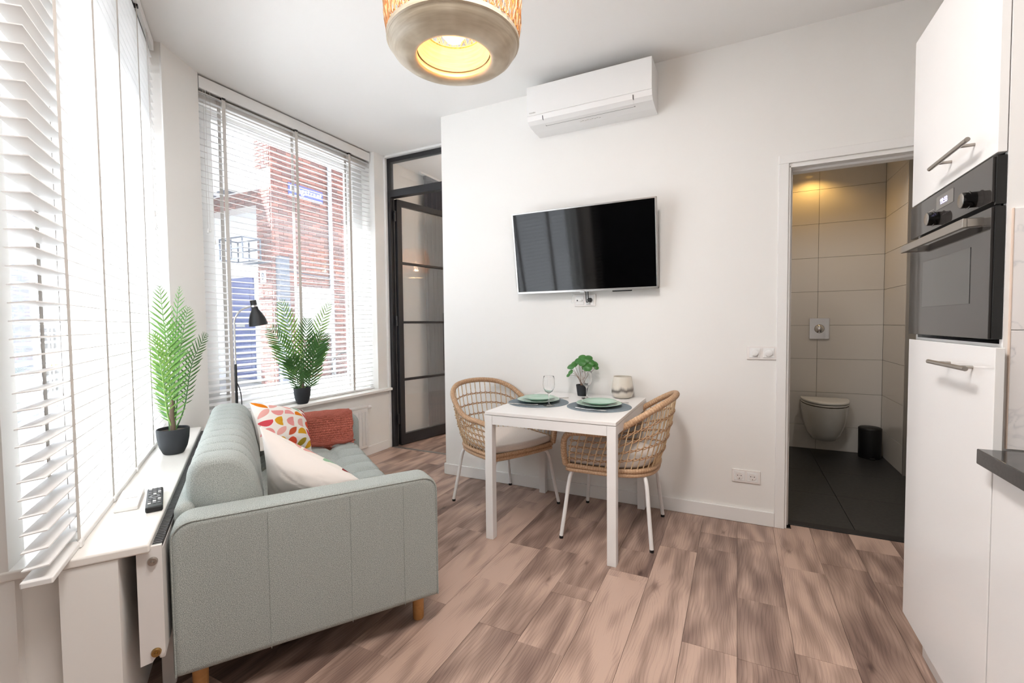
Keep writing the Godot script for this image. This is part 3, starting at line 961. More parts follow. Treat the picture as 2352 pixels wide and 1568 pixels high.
func bicycle(at: Vector3, turn: float) -> void:
	var o := thing("bicycle", "red bicycle leaning by the brick wall outside", "bicycle", at, turn)
	for x in [-0.52, 0.52]:
		var ring := PackedVector3Array()
		for k in 28: ring.append(Vector3(x + 0.33 * cos(TAU * k / 28), 0.34 + 0.33 * sin(TAU * k / 28), 0))
		var b := mb()
		b.tube(ring, 0.018, 6, false, true)
		var w := obj("wheel", b, M.rubber, o)
		b = mb()
		for k in 8: b.tube(PackedVector3Array([Vector3(x, 0.34, 0), Vector3(x + 0.32 * cos(TAU * k / 8), 0.34 + 0.32 * sin(TAU * k / 8), 0)]), 0.003, 4)
		obj("spokes", b, M.steel, w)
	var f := mb()
	for q in [[Vector3(-0.52, 0.34, 0), Vector3(-0.08, 0.3, 0)], [Vector3(-0.08, 0.3, 0), Vector3(-0.2, 0.85, 0)], [Vector3(-0.08, 0.3, 0), Vector3(0.36, 0.82, 0)], [Vector3(-0.18, 0.75, 0), Vector3(0.36, 0.82, 0)], [Vector3(0.52, 0.34, 0), Vector3(0.34, 0.98, 0)], [Vector3(-0.52, 0.34, 0), Vector3(-0.18, 0.75, 0)]]:
		f.tube(PackedVector3Array(q), 0.018, 7)
	obj("frame", f, M.red, o)
	obj("saddle", rb(-0.34, -0.06, 0.86, 0.92, -0.06, 0.06, 0.03), M.rubber, o)
	obj("handlebar", tub([Vector3(0.22, 1.0, 0.26), Vector3(0.34, 1.04, 0.1), Vector3(0.34, 1.04, -0.1), Vector3(0.22, 1.0, -0.26)], 0.014, 7), M.steel, o)

func car(at: Vector3, turn: float) -> void:
	var o := thing("car", "pale car with yellow number plate parked down the street", "car", at, turn)
	# front looks along +x
	var rows := []
	var prof := [[-2.0, 0.55, 0.62, 0.8], [-1.95, 0.3, 0.95, 0.84], [-1.2, 0.24, 1.02, 0.86], [0.6, 0.24, 1.0, 0.86], [1.5, 0.26, 0.92, 0.85], [1.95, 0.32, 0.74, 0.8], [2.05, 0.45, 0.62, 0.7]]
	for q in prof:
		var r := PackedVector3Array()
		for k in 16:
			var a := TAU * k / 16
			var cy: float = (q[1] + q[2]) / 2
			var hy: float = (q[2] - q[1]) / 2
			r.append(Vector3(q[0], cy + hy * signf(sin(a)) * pow(absf(sin(a)), 0.5), q[3] * signf(cos(a)) * pow(absf(cos(a)), 0.5)))
		rows.append(r)
	var b := mb()
	b.grid(rows, false, true, Vector3(0, 0.6, 0))
	obj("body", b, M.car_paint, o)
	rows = []
	for q in [[-1.75, 0.9, 0.95, 0.74], [-1.2, 0.9, 1.42, 0.64], [0.1, 0.9, 1.47, 0.62], [0.45, 0.9, 1.38, 0.64], [1.05, 0.9, 0.94, 0.74]]:
		var r := PackedVector3Array()
		for k in 16:
			var a := TAU * k / 16
			var cy: float = (q[1] + q[2]) / 2
			var hy: float = (q[2] - q[1]) / 2
			r.append(Vector3(q[0], cy + hy * signf(sin(a)) * pow(absf(sin(a)), 0.6), q[3] * signf(cos(a)) * pow(absf(cos(a)), 0.6)))
		rows.append(r)
	b = mb()
	b.grid(rows, false, true, Vector3(-0.3, 1.1, 0))
	obj("cabin", b, M.car_glass, o)
	obj("roof", rb(-1.15, 0.15, 1.44, 1.49, -0.58, 0.58, 0.02), M.car_paint, o)
	for x in [-1.25, 1.25]:
		for z in [-0.76, 0.76]:
			b = mb()
			b.lathe([Vector2(0, -0.1), Vector2(0.3, -0.1), Vector2(0.33, -0.06), Vector2(0.33, 0.06), Vector2(0.3, 0.1), Vector2(0, 0.1)], 20, Vector3(x, 0.33, z), Basis(Vector3.RIGHT, PI / 2))
			obj("wheel", b, M.rubber, o)
	obj("number_plate", rb(2.03, 2.06, 0.5, 0.61, -0.26, 0.26, 0.003, 1), M.plate_yellow, o)
	obj("grille", rb(1.99, 2.04, 0.36, 0.46, -0.5, 0.5, 0.01, 1), M.rubber, o)
	for z in [-0.6, 0.6]: obj("headlamp", rb(1.94, 2.0, 0.62, 0.74, z - 0.16, z + 0.16, 0.02, 1), M.chrome, o)


# ---------------------------------------------------------------- sofa: x from back to front, z from far end to near end, near arm at +z
func seam(parent: Node, pts: Array, r := 0.0022) -> void:
	obj("seam", tub(pts, r, 5), M.fabric, parent)

# upholstered slab: rounded upper corners seen from the side, softly bevelled edges
func arm_mesh(z0: float, z1: float) -> MB:
	var loop := func(inset: float) -> PackedVector3Array:
		var r := PackedVector3Array()
		var hx := 0.445 - inset
		var y1 := 0.628 - inset
		var y0 := 0.125 + inset
		for q in [[1.0, y0, 0.012, -PI / 2], [1.0, y1, 0.062, 0.0], [-1.0, y1, 0.062, PI / 2], [-1.0, y0, 0.012, PI]]:
			var rr: float = q[2]
			var c := Vector2(q[0] * (hx - rr), q[1] + (rr if q[1] < 0.3 else -rr))
			for k in 9:
				var t: float = q[3] + PI / 2 * k / 8.0
				r.append(Vector3(c.x + cos(t) * rr, c.y + sin(t) * rr, 0))
		return r
	var b := mb()
	var rows := []
	var mid := Vector3(0, 0.38, (z0 + z1) / 2)
	for q in [[0.42, z0], [0.20, z0], [0.024, z0], [0.012, z0 + 0.002], [0.004, z0 + 0.008], [0.0, z0 + 0.022], [0.0, (z0 + z1) / 2], [0.0, z1 - 0.022], [0.004, z1 - 0.008], [0.012, z1 - 0.002], [0.024, z1], [0.20, z1], [0.42, z1]]:
		var r := PackedVector3Array()
		var f: float = 1.0 - (q[0] - 0.024) / 0.42 if q[0] > 0.03 else 1.0
		for p in loop.call(minf(q[0], 0.024)): r.append(Vector3(p.x * f, 0.38 + (p.y - 0.38) * f, q[1]))
		rows.append(r)
	b.grid(rows, false, true, mid)
	for e in [[z0, -1.0], [z1, 1.0]]: b.rbox(Vector3(0, 0.38, e[0] - e[1] * 0.004), Vector3(0.2, 0.14, 0.0078), 0.001, 1)
	return b

func sofa_arm(o: Node, z0: float, z1: float, outer: float) -> void:
	var a := obj("armrest", arm_mesh(z0, z1), M.fabric, o)
	var z := z0 - 0.001 if outer < 0 else z1 + 0.001
	var zt := z - outer * 0.0045
	# piping round the outer face and upright seams
	var pp := [Vector3(-0.4385, 0.13, zt), Vector3(-0.4385, 0.50, zt)]
	for k in 7: pp.append(Vector3(-0.383 - cos(PI / 2 * k / 6.0) * 0.0555, 0.566 + sin(PI / 2 * k / 6.0) * 0.0555, zt))
	for k in 7: pp.append(Vector3(0.383 + sin(PI / 2 * k / 6.0) * 0.0555, 0.566 + cos(PI / 2 * k / 6.0) * 0.0555, zt))
	pp.append(Vector3(0.4385, 0.50, zt)); pp.append(Vector3(0.4385, 0.13, zt))
	var c := PackedVector3Array(pp)
	var b := mb()
	b.tube(c, 0.0026, 6)
	obj("piping", b, M.fabric, a)
	for x in [-0.17, 0.10, 0.30]: obj("seam", tub([Vector3(x, 0.13, z), Vector3(x, 0.605, z)], 0.0011, 5), M.fabric, a)

func tufted_seat() -> MB:
	var b := mb()
	var rows := []
	var nx := 48
	var nz := 92
	for i in nx + 1:
		var r := PackedVector3Array()
		var u := float(i) / nx
		for j in nz + 1:
			var w := float(j) / nz
			var x := lerpf(-0.36, 0.43, u)
			var z := lerpf(-0.685, 0.685, w)
			var cx := fposmod((x + 0.36) / 0.1975, 1.0)
			var cz := fposmod((z + 0.685) / 0.1713, 1.0)
			var dx := minf(cx, 1 - cx) * 0.1975
			var dz := minf(cz, 1 - cz) * 0.1713
			var y := 0.44 - 0.012 * exp(-pow(dx / 0.014, 2)) - 0.020 * exp(-pow(dz / 0.016, 2)) + 0.014 * sin(PI * cx) * sin(PI * cz)
			var ed := minf(u, 1 - u) * 0.79
			if u > 0.5 and ed < 0.05: y -= (0.05 - sqrt(maxf(0, 0.0025 - pow(0.05 - ed, 2)))) * 1.0
			r.append(Vector3(x, y, z))
		rows.append(r)
	# front apron of the seat
	for yy in [0.36, 0.30]:
		var r := PackedVector3Array()
		for j in nz + 1: r.append(Vector3(0.432, yy, lerpf(-0.685, 0.685, float(j) / nz)))
		rows.append(r)
	b.grid(rows, false, false, Vector3(0, 0, 0))
	return b

# channelled back cushion along z
func back_cushion(z0: float, z1: float) -> MB:
	var b := mb()
	var rows := []
	var n := 150
	var L := z1 - z0
	for i in n + 1:
		var u := float(i) / n
		var z := lerpf(z0, z1, u)
		var e := minf(u, 1 - u) * L
		var shrink := 1.0
		if e < 0.045: shrink = 0.82 + 0.18 * sqrt(maxf(0.0, 1.0 - pow(1.0 - e / 0.045, 2)))
		var c := fposmod(u * 5.0, 1.0)
		var d := minf(c, 1 - c) * L / 5.0
		var g := 0.0 if e < 0.03 else 0.020 * exp(-pow(d / 0.007, 2))
		var puff := 0.012 * pow(sin(PI * c), 0.6) - 0.006
		var r := PackedVector3Array()
		for k in 36:
			var a := TAU * k / 36
			var ca := cos(a)
			var sa := sin(a)
			var px := 0.098 * signf(ca) * pow(absf(ca), 0.62)
			var py := 0.176 * signf(sa) * pow(absf(sa), 0.55)
			var grow := 1.0 + (puff - g) / 0.12
			px *= grow * shrink
			py *= (1.0 + (puff - g) / 0.24) * (0.5 + 0.5 * shrink)
			# belly and a lean to the back
			px += 0.018 * (1.0 - pow(py / 0.176, 2)) * signf(ca) * shrink * 0.6
			r.append(Vector3(-0.292 + px - py * 0.16, 0.602 + py, z))
		rows.append(r)
	b.grid(rows, false, true, Vector3(-0.292, 0.602, (z0 + z1) / 2))
	for e in [0, n]:
		var cpt := Vector3.ZERO
		for p in rows[e]: cpt += p / 36.0
		var nn := Vector3(0, 0, -1 if e == 0 else 1)
		var ring := []
		for q in 4:
			var r2 := PackedVector3Array()
			for p in rows[e]: r2.append(cpt.lerp(p, 1.0 - q / 3.01) + nn * 0.018 * (1.0 - pow(1.0 - q / 3.0, 2)))
			ring.append(r2)
		b.grid(ring, false, true, cpt - nn * 0.2)
	return b

func sofa() -> void:
	var o := thing("sofa", "light grey-green two-seat sofa with tufted seat and wooden legs", "sofa", W(2.57, 0.215, 0), ANG)
	obj("base", rb(-0.435, 0.425, 0.127, 0.33, -0.70, 0.70, 0.012), M.fabric, o)
	sofa_arm(o, 0.690, 0.82, 1.0)
	sofa_arm(o, -0.82, -0.690, -1.0)
	obj("backrest", rb(-0.445, -0.385, 0.125, 0.640, -0.70, 0.70, 0.028, 4), M.fabric, o)
	obj("seat", tufted_seat(), M.fabric, o)
	obj("back_cushion", back_cushion(0.008, 0.672), M.fabric, o)
	obj("back_cushion", back_cushion(-0.672, -0.008), M.fabric, o)
	for x in [-0.382, 0.382]:
		for z in [-0.729, 0.729]:
			obj("leg", lat([Vector2(0, 0.0), Vector2(0.0205, 0.0), Vector2(0.0225, 0.004), Vector2(0.0245, 0.127), Vector2(0, 0.127)], 18, Vector3(x, 0, z)), M.oak_leg, o)
	pillows()
	throw()

# soft cushion spanned by four corners: a top left, b top right, c bottom right, d bottom left, seen from the printed or plain face
func pillow_mesh(a: Vector3, b4: Vector3, c: Vector3, d: Vector3, thick: float, side: float, seed_: int, creases: float) -> MB:
	var b := mb()
	var rows := []
	var n := 40
	var f := noise(1.6, seed_, 3)
	var out := (b4 - a).cross(a - d).normalized()
	for i in n + 1:
		var r := PackedVector3Array()
		var u := float(i) / n * 2 - 1
		for j in n + 1:
			var w := float(j) / n * 2 - 1
			var edge := pow(maxf(0.0, (1 - pow(absf(u), 2.4)) * (1 - pow(absf(w), 2.4))), 0.55)
			var uu := u * (1.0 - 0.09 * (1 - w * w) * pow(absf(u), 3.0)) * 0.5 + 0.5
			var ww := w * (1.0 - 0.09 * (1 - u * u) * pow(absf(w), 3.0)) * 0.5 + 0.5
			var p := d.lerp(c, uu).lerp(a.lerp(b4, uu), ww)
			var wr := f.get_noise_2d(u * 0.5, w * 0.5) * 0.010 * edge
			var line := f.get_noise_2d(u * 0.35 + w * 0.75 + 20.0, (w - u) * 0.12)
			var crease := -creases * edge * exp(-pow(line / 0.05, 2))
			r.append(p + out * side * (thick / 2 * edge + wr + crease))
		rows.append(r)
	b.grid(rows, false, false, (a + b4 + c + d) / 4.0 - out * side * 2.0)
	for k in b.uv.size(): b.uv[k] = Vector2(b.uv[k].y, 1.0 - b.uv[k].x)
	return b

func pillow(label: String, q: Array, thick: float, front: Material, back: Material, seed_: int) -> void:
	var at: Vector3 = (q[0] + q[1] + q[2] + q[3]) / 4.0
	var o := thing("scatter_cushion", label, "cushion", at, 0, "scatter cushions on the sofa")
	obj("front_cover", pillow_mesh(q[0] - at, q[1] - at, q[2] - at, q[3] - at, thick, 1.0, seed_, 0.004), front, o)
	obj("back_cover", pillow_mesh(q[0] - at, q[1] - at, q[2] - at, q[3] - at, thick, -1.0, seed_ + 3, 0.003), back, o)

func pillows() -> void:
	# printed cushion leaning back against the far end
	pillow("printed cushion with colourful half-moon petals leaning towards the red throw", [W(2.97, 0.0, 0.812), W(3.20, 0.300, 0.700), W(2.99, 0.325, 0.480), W(2.76, 0.045, 0.575)], 0.15, M.print, M.cotton, 61)
	# plain side of the second one, propped behind the near arm
	pillow("white cushion propped behind the near armrest, printed side turned away", [W(2.08, 0.032, 0.846), W(2.01, 0.405, 0.575), W(2.10, 0.33, 0.48), W(2.13, 0.055, 0.51)], 0.22, M.cotton, M.print, 71)

func throw() -> void:
	# knitted blanket over the far arm, in the sofa's frame (arm between z -0.82 and -0.69)
	var o := thing("knitted_throw", "rust red knitted throw draped over the far armrest", "blanket", W(2.57, 0.215, 0), ANG)
	var prof := [Vector2(-0.838, 0.40), Vector2(-0.838, 0.56), Vector2(-0.828, 0.632), Vector2(-0.80, 0.660), Vector2(-0.755, 0.668), Vector2(-0.71, 0.660), Vector2(-0.680, 0.634), Vector2(-0.668, 0.57), Vector2(-0.655, 0.50), Vector2(-0.632, 0.462), Vector2(-0.60, 0.455), Vector2(-0.575, 0.46)]
	var f := noise(3.0, 88, 2)
	var line := PackedVector3Array()
	for p in prof: line.append(Vector3(0, p.y, p.x))
	var fine := curve(Array(line), 5)
	for side in [0.0, 1.0]:
		var rows := []
		for i in 25:
			var x := lerpf(-0.04, 0.398, i / 24.0)
			var r := PackedVector3Array()
			for k in fine.size():
				var q := fine[k]
				var v := float(k) / (fine.size() - 1)
				var t := (fine[mini(k + 1, fine.size() - 1)] - fine[maxi(k - 1, 0)]).normalized()
				var nn := Vector3(0, t.z, -t.y)
				var wob := f.get_noise_2d(x * 2.0, v * 2.0) * 0.008
				var roll := 0.012 * exp(-pow((v - 0.93) / 0.05, 2))
				r.append(Vector3(x + f.get_noise_2d(v * 2.0, 7) * 0.010, q.y, q.z) - nn * (wob + roll + 0.010 + side * 0.010) * -1.0 * -1.0)
			rows.append(r)
		var b := mb()
		b.grid(rows, false, false, Vector3(0.23, 0.5, -0.755))
		for k in b.uv.size(): b.uv[k] = Vector2(b.uv[k].x * 3.2, b.uv[k].y * 2.6)
		obj("knit_top" if side else "knit_lining", b, M.knit, o)
	var hem := PackedVector3Array()
	for i in 13: hem.append(Vector3(lerpf(-0.032, 0.394, i / 12.0), 0.472 + 0.003 * sin(i * 1.7), -0.585 + 0.005 * sin(i * 1.1)))
	var hb := mb()
	hb.tube(hem, [0.004, 0.010, 0.013, 0.014, 0.013, 0.014, 0.014, 0.013, 0.014, 0.013, 0.013, 0.010, 0.004], 10)
	obj("hem", hb, M.knit, o)


# ---------------------------------------------------------------- radiators, things on the sills, floor lamp
func radiators() -> void:
	# under the angled window: x into the room, z towards the camera
	var o := thing("radiator", "white panel radiator with grey top grille behind the sofa", "radiator", W(2.55, -0.264, 0), ANG)
	obj("panel", rb(0.010, 0.026, 0.245, 0.575, -0.86, 0.86, 0.005, 1), M.radiator, o)
	obj("panel", rb(-0.030, -0.016, 0.245, 0.575, -0.86, 0.86, 0.005, 1), M.radiator, o)
	for e in [-1.0, 1.0]:
		var poly := PackedVector2Array([Vector2(-0.032, 0.595), Vector2(0.028, 0.595), Vector2(0.028, 0.275), Vector2(0.022, 0.262), Vector2(0.006, 0.262), Vector2(-0.004, 0.248), Vector2(-0.032, 0.243)])
		var b := mb()
		b.prism(poly, 0.0, 0.012, Basis(Vector3(1, 0, 0), Vector3(0, 0, e), Vector3(0, 1, 0)), Vector3(0, 0, 0.86 if e > 0 else -0.86))
		var s := obj("side_panel", b, M.radiator, o)
		for q in [[0.551, 0.010, M.steel], [0.276, 0.014, M.brass]]:
			b = mb()
			b.lathe([Vector2(0, 0.014), Vector2(0.004, 0.014), Vector2(0.005, 0.008), Vector2(0.011, 0.008), Vector2(0.013, 0.002), Vector2(0.013, 0)], 18, Vector3(0.006, q[0], e * 0.872), Basis(Vector3.RIGHT, e * PI / 2))
			obj("plug", b, q[2], s)
	for k in 120:
		obj("grille_bar", bx(-0.030, 0.026, 0.585, 0.594, -0.855 + k * 0.01432, -0.848 + k * 0.01432), M.grille, o)
	obj("grille_base", bx(-0.028, 0.024, 0.570, 0.586, -0.855, 0.855), M.black, o)
	for z in [-0.6, 0.6]: obj("foot", rb(-0.02, 0.02, 0.0, 0.25, z - 0.02, z + 0.02, 0.004, 1), M.radiator, o)
	# under the side window
	o = thing("radiator", "white ribbed radiator under the side window by the glass door", "radiator", Vector3(-3.10, 0, -2.6))
	obj("panel", rb(-0.03, 0.02, 0.10, 0.475, -0.60, 0.60, 0.006, 1), M.radiator, o)
	for k in 30: obj("rib", rb(0.016, 0.026, 0.13, 0.44, -0.585 + k * 0.0395, -0.562 + k * 0.0395, 0.003, 1), M.radiator, o)
	obj("top_grille", rb(-0.034, 0.024, 0.475, 0.492, -0.605, 0.605, 0.003, 1), M.radiator, o)
	var b := mb()
	b.lathe([Vector2(0, 0), Vector2(0.016, 0), Vector2(0.018, 0.05), Vector2(0.012, 0.06), Vector2(0, 0.06)], 14, Vector3(0, 0.47, -0.60), Basis(Vector3.RIGHT, -PI / 2))
	obj("valve", b, M.white_plastic, o)
	for z in [-0.45, 0.45]: obj("foot", rb(-0.02, 0.01, 0.0, 0.11, z - 0.015, z + 0.015, 0.003, 1), M.radiator, o)

func pot_mesh(r1: float, r0: float, h: float) -> MB:
	return lat([Vector2(0, 0), Vector2(r0 * 0.9, 0), Vector2(r0, 0.004), Vector2(lerpf(r0, r1, 0.55), h * 0.28), Vector2(lerpf(r0, r1, 0.88), h * 0.6), Vector2(r1, h * 0.93), Vector2(r1 * 0.985, h), Vector2(r1 * 0.93, h), Vector2(r1 * 0.92, h * 0.86), Vector2(0, h * 0.86)], 40)

# one narrow leaflet: root at the origin, blade along +x, gently folded
func leaflet_mesh() -> ArrayMesh:
	var b := mb()
	var rows := []
	for i in 7:
		var u := i / 6.0
		var w := 0.062 * pow(sin(PI * clampf(pow(u, 0.8) * 0.93 + 0.06, 0, 1)), 0.75)
		var dip := -0.10 * u * u
		rows.append(PackedVector3Array([Vector3(u, dip + w * 0.35, -w), Vector3(u, dip, 0), Vector3(u, dip + w * 0.35, w)]))
	b.grid(rows, false, false, Vector3(0.5, -5, 0))
	return b.mesh()

func fern(called_label: String, at: Vector3, r1: float, r0: float, h: float, fronds: Array, seed_: int, guard: Vector3, limit: float) -> void:
	# guard, limit: the blind's plane, which the leaflets stay clear of
	var o := thing("potted_fern", called_label, "plant", at, 0, "potted ferns on the window sills")
	obj("pot", pot_mesh(r1, r0, h), M.pot, o)
	obj("soil", lat([Vector2(0, h * 0.90), Vector2(r1 * 0.5, h * 0.905), Vector2(r1 * 0.915, h * 0.885)], 24), M.soil, o)
	var r := RandomNumberGenerator.new(); r.seed = seed_
	var lm := leaflet_mesh()
	obj("trunk", tub([Vector3(0.004, h * 0.85, 0), Vector3(0.0, h + 0.06, 0.004), Vector3(0.003, h + 0.14, 0)], [0.013, 0.011, 0.007], 9), M.stem, o)
	for f in fronds:
		# f: tip (relative to the pot), start height, widest leaflet, shade, bow
		var tip: Vector3 = f[0]
		var root := Vector3(r.randf_range(-0.012, 0.012), h * 0.88, r.randf_range(-0.012, 0.012))
		var start := Vector3(tip.x * f[4] * 0.35, f[1], tip.z * f[4] * 0.35)
		var mid := start.lerp(tip, 0.5) + Vector3(-tip.x * 0.10, 0.03, -tip.z * 0.10)
		var path := curve([root, start, mid, tip], 12)
		var rad := []
		for k in path.size(): rad.append(lerpf(0.0042, 0.0008, float(k) / (path.size() - 1)))
		var b := mb()
		b.tube(path, rad, 6)
		var fr := obj("frond", b, M.fern[f[3]], o)
		var pairs: int = f[5]
		var face: Vector3 = f[6]
		for k in pairs:
			var u := lerpf(0.36, 0.985, float(k) / (pairs - 1))
			var p := along(path, u)
			var t := (along(path, u + 0.02) - along(path, u - 0.02)).normalized()
			var side := t.cross(face).normalized()
			var up := side.cross(t).normalized()
			var w := float(k) / (pairs - 1)
			var len: float = f[2] * clampf(pow(sin(PI * clampf(w * 0.86 + 0.14, 0, 1)), 0.6), 0.18, 1.0) * r.randf_range(0.9, 1.08)
			for s in [-1.0, 1.0]:
				var d: Vector3 = (side * s * cos(0.62 + w * 0.35) + t * sin(0.62 + w * 0.35) + up * r.randf_range(-0.12, 0.1)).normalized()
				var z: Vector3 = d.cross(up).normalized()
				var reach := (at + p + d * len).dot(guard)
				var size := len
				if reach < limit: size = maxf(0.012, len * clampf(((at + p).dot(guard) - limit) / maxf((at + p).dot(guard) - reach, 1e-5), 0.0, 1.0))
				var l := MeshInstance3D.new()
				l.mesh = lm; l.material_override = M.fern[f[3]]; l.name = "leaflet"
				l.transform = Transform3D(Basis(d * size, z.cross(d).normalized() * size, z * size * 0.9), p)
				fr.add_child(l, true)

func plants() -> void:
	var at1 := W(2.80, -0.33, 0.613)
	var rel := func(t: float, n: float, y: float) -> Vector3: return W(t, n, y) - at1
	var look := -DA
	fern("potted fern with tall upright bright fronds on the sill beside the sofa", at1, 0.069, 0.044, 0.125, [
		[rel.call(2.84, -0.366, 1.442), 0.24, 0.085, 0, 0.6, 21, look + NA * 0.5],
		[rel.call(2.88, -0.290, 1.446), 0.26, 0.075, 1, 0.6, 21, look - NA * 0.7],
		[rel.call(2.95, -0.185, 1.205), 0.22, 0.075, 2, 0.9, 20, look + NA * 0.9],
		[rel.call(2.74, -0.392, 1.215), 0.20, 0.080, 3, 0.8, 20, look + NA * 0.3],
		[rel.call(2.78, -0.335, 1.265), 0.14, 0.105, 0, 0.5, 21, look],
		[rel.call(2.92, -0.388, 1.06), 0.16, 0.09, 2, 1.0, 19, look - NA * 0.5],
		[rel.call(2.86, -0.255, 1.34), 0.24, 0.085, 1, 0.7, 21, look],
	], 3, NA, -0.412)
	var at2 := Vector3(-3.149, 0.613, -2.545)
	var r2 := func(y: float, z: float, x := -3.17) -> Vector3: return Vector3(x, y, z) - at2
	var look2 := Vector3(0.95, 0, 0.3)
	fern("potted fern with wide spreading dark fronds in front of the side window", at2, 0.0645, 0.042, 0.132, [
		[r2.call(1.436, -2.345, -3.11), 0.22, 0.125, 3, 0.8, 21, look2],
		[r2.call(1.235, -2.235, -3.09), 0.20, 0.13, 1, 1.0, 21, look2],
		[r2.call(1.450, -2.82, -3.11), 0.22, 0.105, 3, 0.8, 21, look2],
		[r2.call(1.30, -2.575, -3.10), 0.15, 0.14, 2, 0.5, 21, look2],
		[r2.call(1.18, -2.70, -3.06), 0.12, 0.15, 2, 0.7, 21, look2],
		[r2.call(1.00, -2.40, -3.08), 0.12, 0.12, 2, 1.0, 20, look2],
		[r2.call(1.10, -2.73, -3.09), 0.12, 0.13, 1, 1.0, 20, look2],
	], 4, Vector3.RIGHT, -3.205)

func sill_things() -> void:
	# heating display
	var o := thing("thermostat", "flat white thermostat box lying on the sill beside the remote", "thermostat", W(2.10, -0.380, 0.612), ANG + 0.06)
	obj("body", rb(-0.033, 0.033, 0, 0.016, -0.105, 0.105, 0.004, 2), M.white_plastic, o)
	obj("screen", rb(-0.024, 0.024, 0.0155, 0.0168, -0.085, -0.01, 0.0005, 1), mat(rgb8(206, 208, 206), 0.15), o)
	for k in 2: obj("button", rb(-0.022 + k * 0.024, -0.002 + k * 0.024, 0.0155, 0.018, 0.004, 0.012, 0.001, 1), M.cord, o)
	o = thing("remote_control", "black remote control with rows of buttons on the white sill", "remote", W(2.05, -0.302, 0.612), ANG + 0.12)
	obj("body", rb(-0.024, 0.024, 0, 0.020, -0.115, 0.115, 0.006, 2), M.black, o)
	var grey := mat(rgb8(120, 120, 124), 0.5)
	for i in 9:
		for j in 3:
			if i in [4, 5]: continue
			obj("button", rb(-0.018 + j * 0.0135, -0.009 + j * 0.0135, 0.0195, 0.022, -0.102 + i * 0.0215, -0.092 + i * 0.0215, 0.001, 1), grey if (i + j) % 4 else M.white_plastic, o)
	obj("button_ring", lat([Vector2(0.009, 0.0195), Vector2(0.009, 0.022), Vector2(0.016, 0.022), Vector2(0.017, 0.0195)], 20, Vector3(0, 0, 0.0)), grey, o)

func floor_lamp() -> void:
	var o := thing("floor_lamp", "black reading lamp with chrome gooseneck behind the sofa corner", "lamp", Vector3(-2.99, 0, -1.905))
	obj("base", lat([Vector2(0, 0), Vector2(0.10, 0), Vector2(0.105, 0.006), Vector2(0.10, 0.014), Vector2(0.012, 0.018), Vector2(0, 0.018)], 32), M.black, o)
	obj("pole", tub([Vector3(0, 0.01, 0), Vector3(0, 0.99, 0)], 0.0085, 10), M.black, o)
	var arch := curve([Vector3(0, 0.98, 0), Vector3(0.0, 1.20, 0.0), Vector3(0.0, 1.29, -0.005), Vector3(0.0, 1.345, -0.045), Vector3(0.0, 1.37, -0.10), Vector3(0.0, 1.378, -0.135)], 8)
	var b := mb()
	b.tube(arch, 0.0062, 9)
	obj("gooseneck", b, M.chrome, o)
	var h := Vector3(0.0, 1.375, -0.145)
	var bs := Basis(Vector3.RIGHT, deg_to_rad(12))
	b = mb()
	b.lathe([Vector2(0, 0.045), Vector2(0.018, 0.045), Vector2(0.0195, 0.042), Vector2(0.0195, 0.012), Vector2(0.0, 0.012)], 24, h, bs)
	obj("lamp_cap", b, M.black, o)
	b = mb()
	b.lathe([Vector2(0.0, 0.012), Vector2(0.021, 0.012), Vector2(0.021, 0.0), Vector2(0.0, 0.0)], 24, h, bs)
	obj("collar", b, M.chrome, o)
	b = mb()
	b.lathe([Vector2(0.0, 0.0), Vector2(0.020, 0.0), Vector2(0.022, -0.02), Vector2(0.038, -0.05), Vector2(0.052, -0.085), Vector2(0.060, -0.128), Vector2(0.058, -0.128), Vector2(0.05, -0.085), Vector2(0.036, -0.052), Vector2(0.018, -0.02), Vector2(0, -0.02)], 32, h, bs)
	obj("lamp_shade", b, M.black, o)
	b = mb()
	b.lathe([Vector2(0.0, -0.03), Vector2(0.018, -0.05), Vector2(0.026, -0.085), Vector2(0.018, -0.11), Vector2(0, -0.118)], 18, h, bs)
	obj("bulb", b, M.white_plastic, o)
	b = mb()
	b.tube(curve([Vector3(0.004, 0.86, -0.006), Vector3(0.006, 0.80, -0.024), Vector3(0.006, 0.70, -0.030), Vector3(0.008, 0.4, -0.026), Vector3(0.012, 0.02, -0.05)], 6), 0.003, 6)
	obj("cable", b, M.black, o)


# ---------------------------------------------------------------- table, chairs and what stands on the table
func dining_table() -> void:
	var o := thing("dining_table", "square white dining table with slim square legs against the wall", "table", Vector3(-0.9175, 0, -2.682))
	var hx := 0.3775
	var hz := 0.42
	obj("table_top", rb(-hx, hx, 0.722, 0.74, -hz, hz, 0.002, 1), M.table, o)
	var b := mb()
	for sg in [-1.0, 1.0]:
		b.lim(-hx + 0.048, hx - 0.048, 0.668, 0.7195, sg * (hz - 0.012) - 0.010, sg * (hz - 0.012) + 0.010)
		b.lim(sg * (hx - 0.012) - 0.010, sg * (hx - 0.012) + 0.010, 0.668, 0.7195, -hz + 0.048, hz - 0.048)
	obj("apron", b, M.white_metal, o)
	for sx in [-1.0, 1.0]:
		for sz in [-1.0, 1.0]:
			obj("leg", rb(minf(sx * hx, sx * (hx - 0.047)), maxf(sx * hx, sx * (hx - 0.047)), 0.0, 0.7195, minf(sz * hz, sz * (hz - 0.047)), maxf(sz * hz, sz * (hz - 0.047)), 0.002, 1), M.white_metal, o)

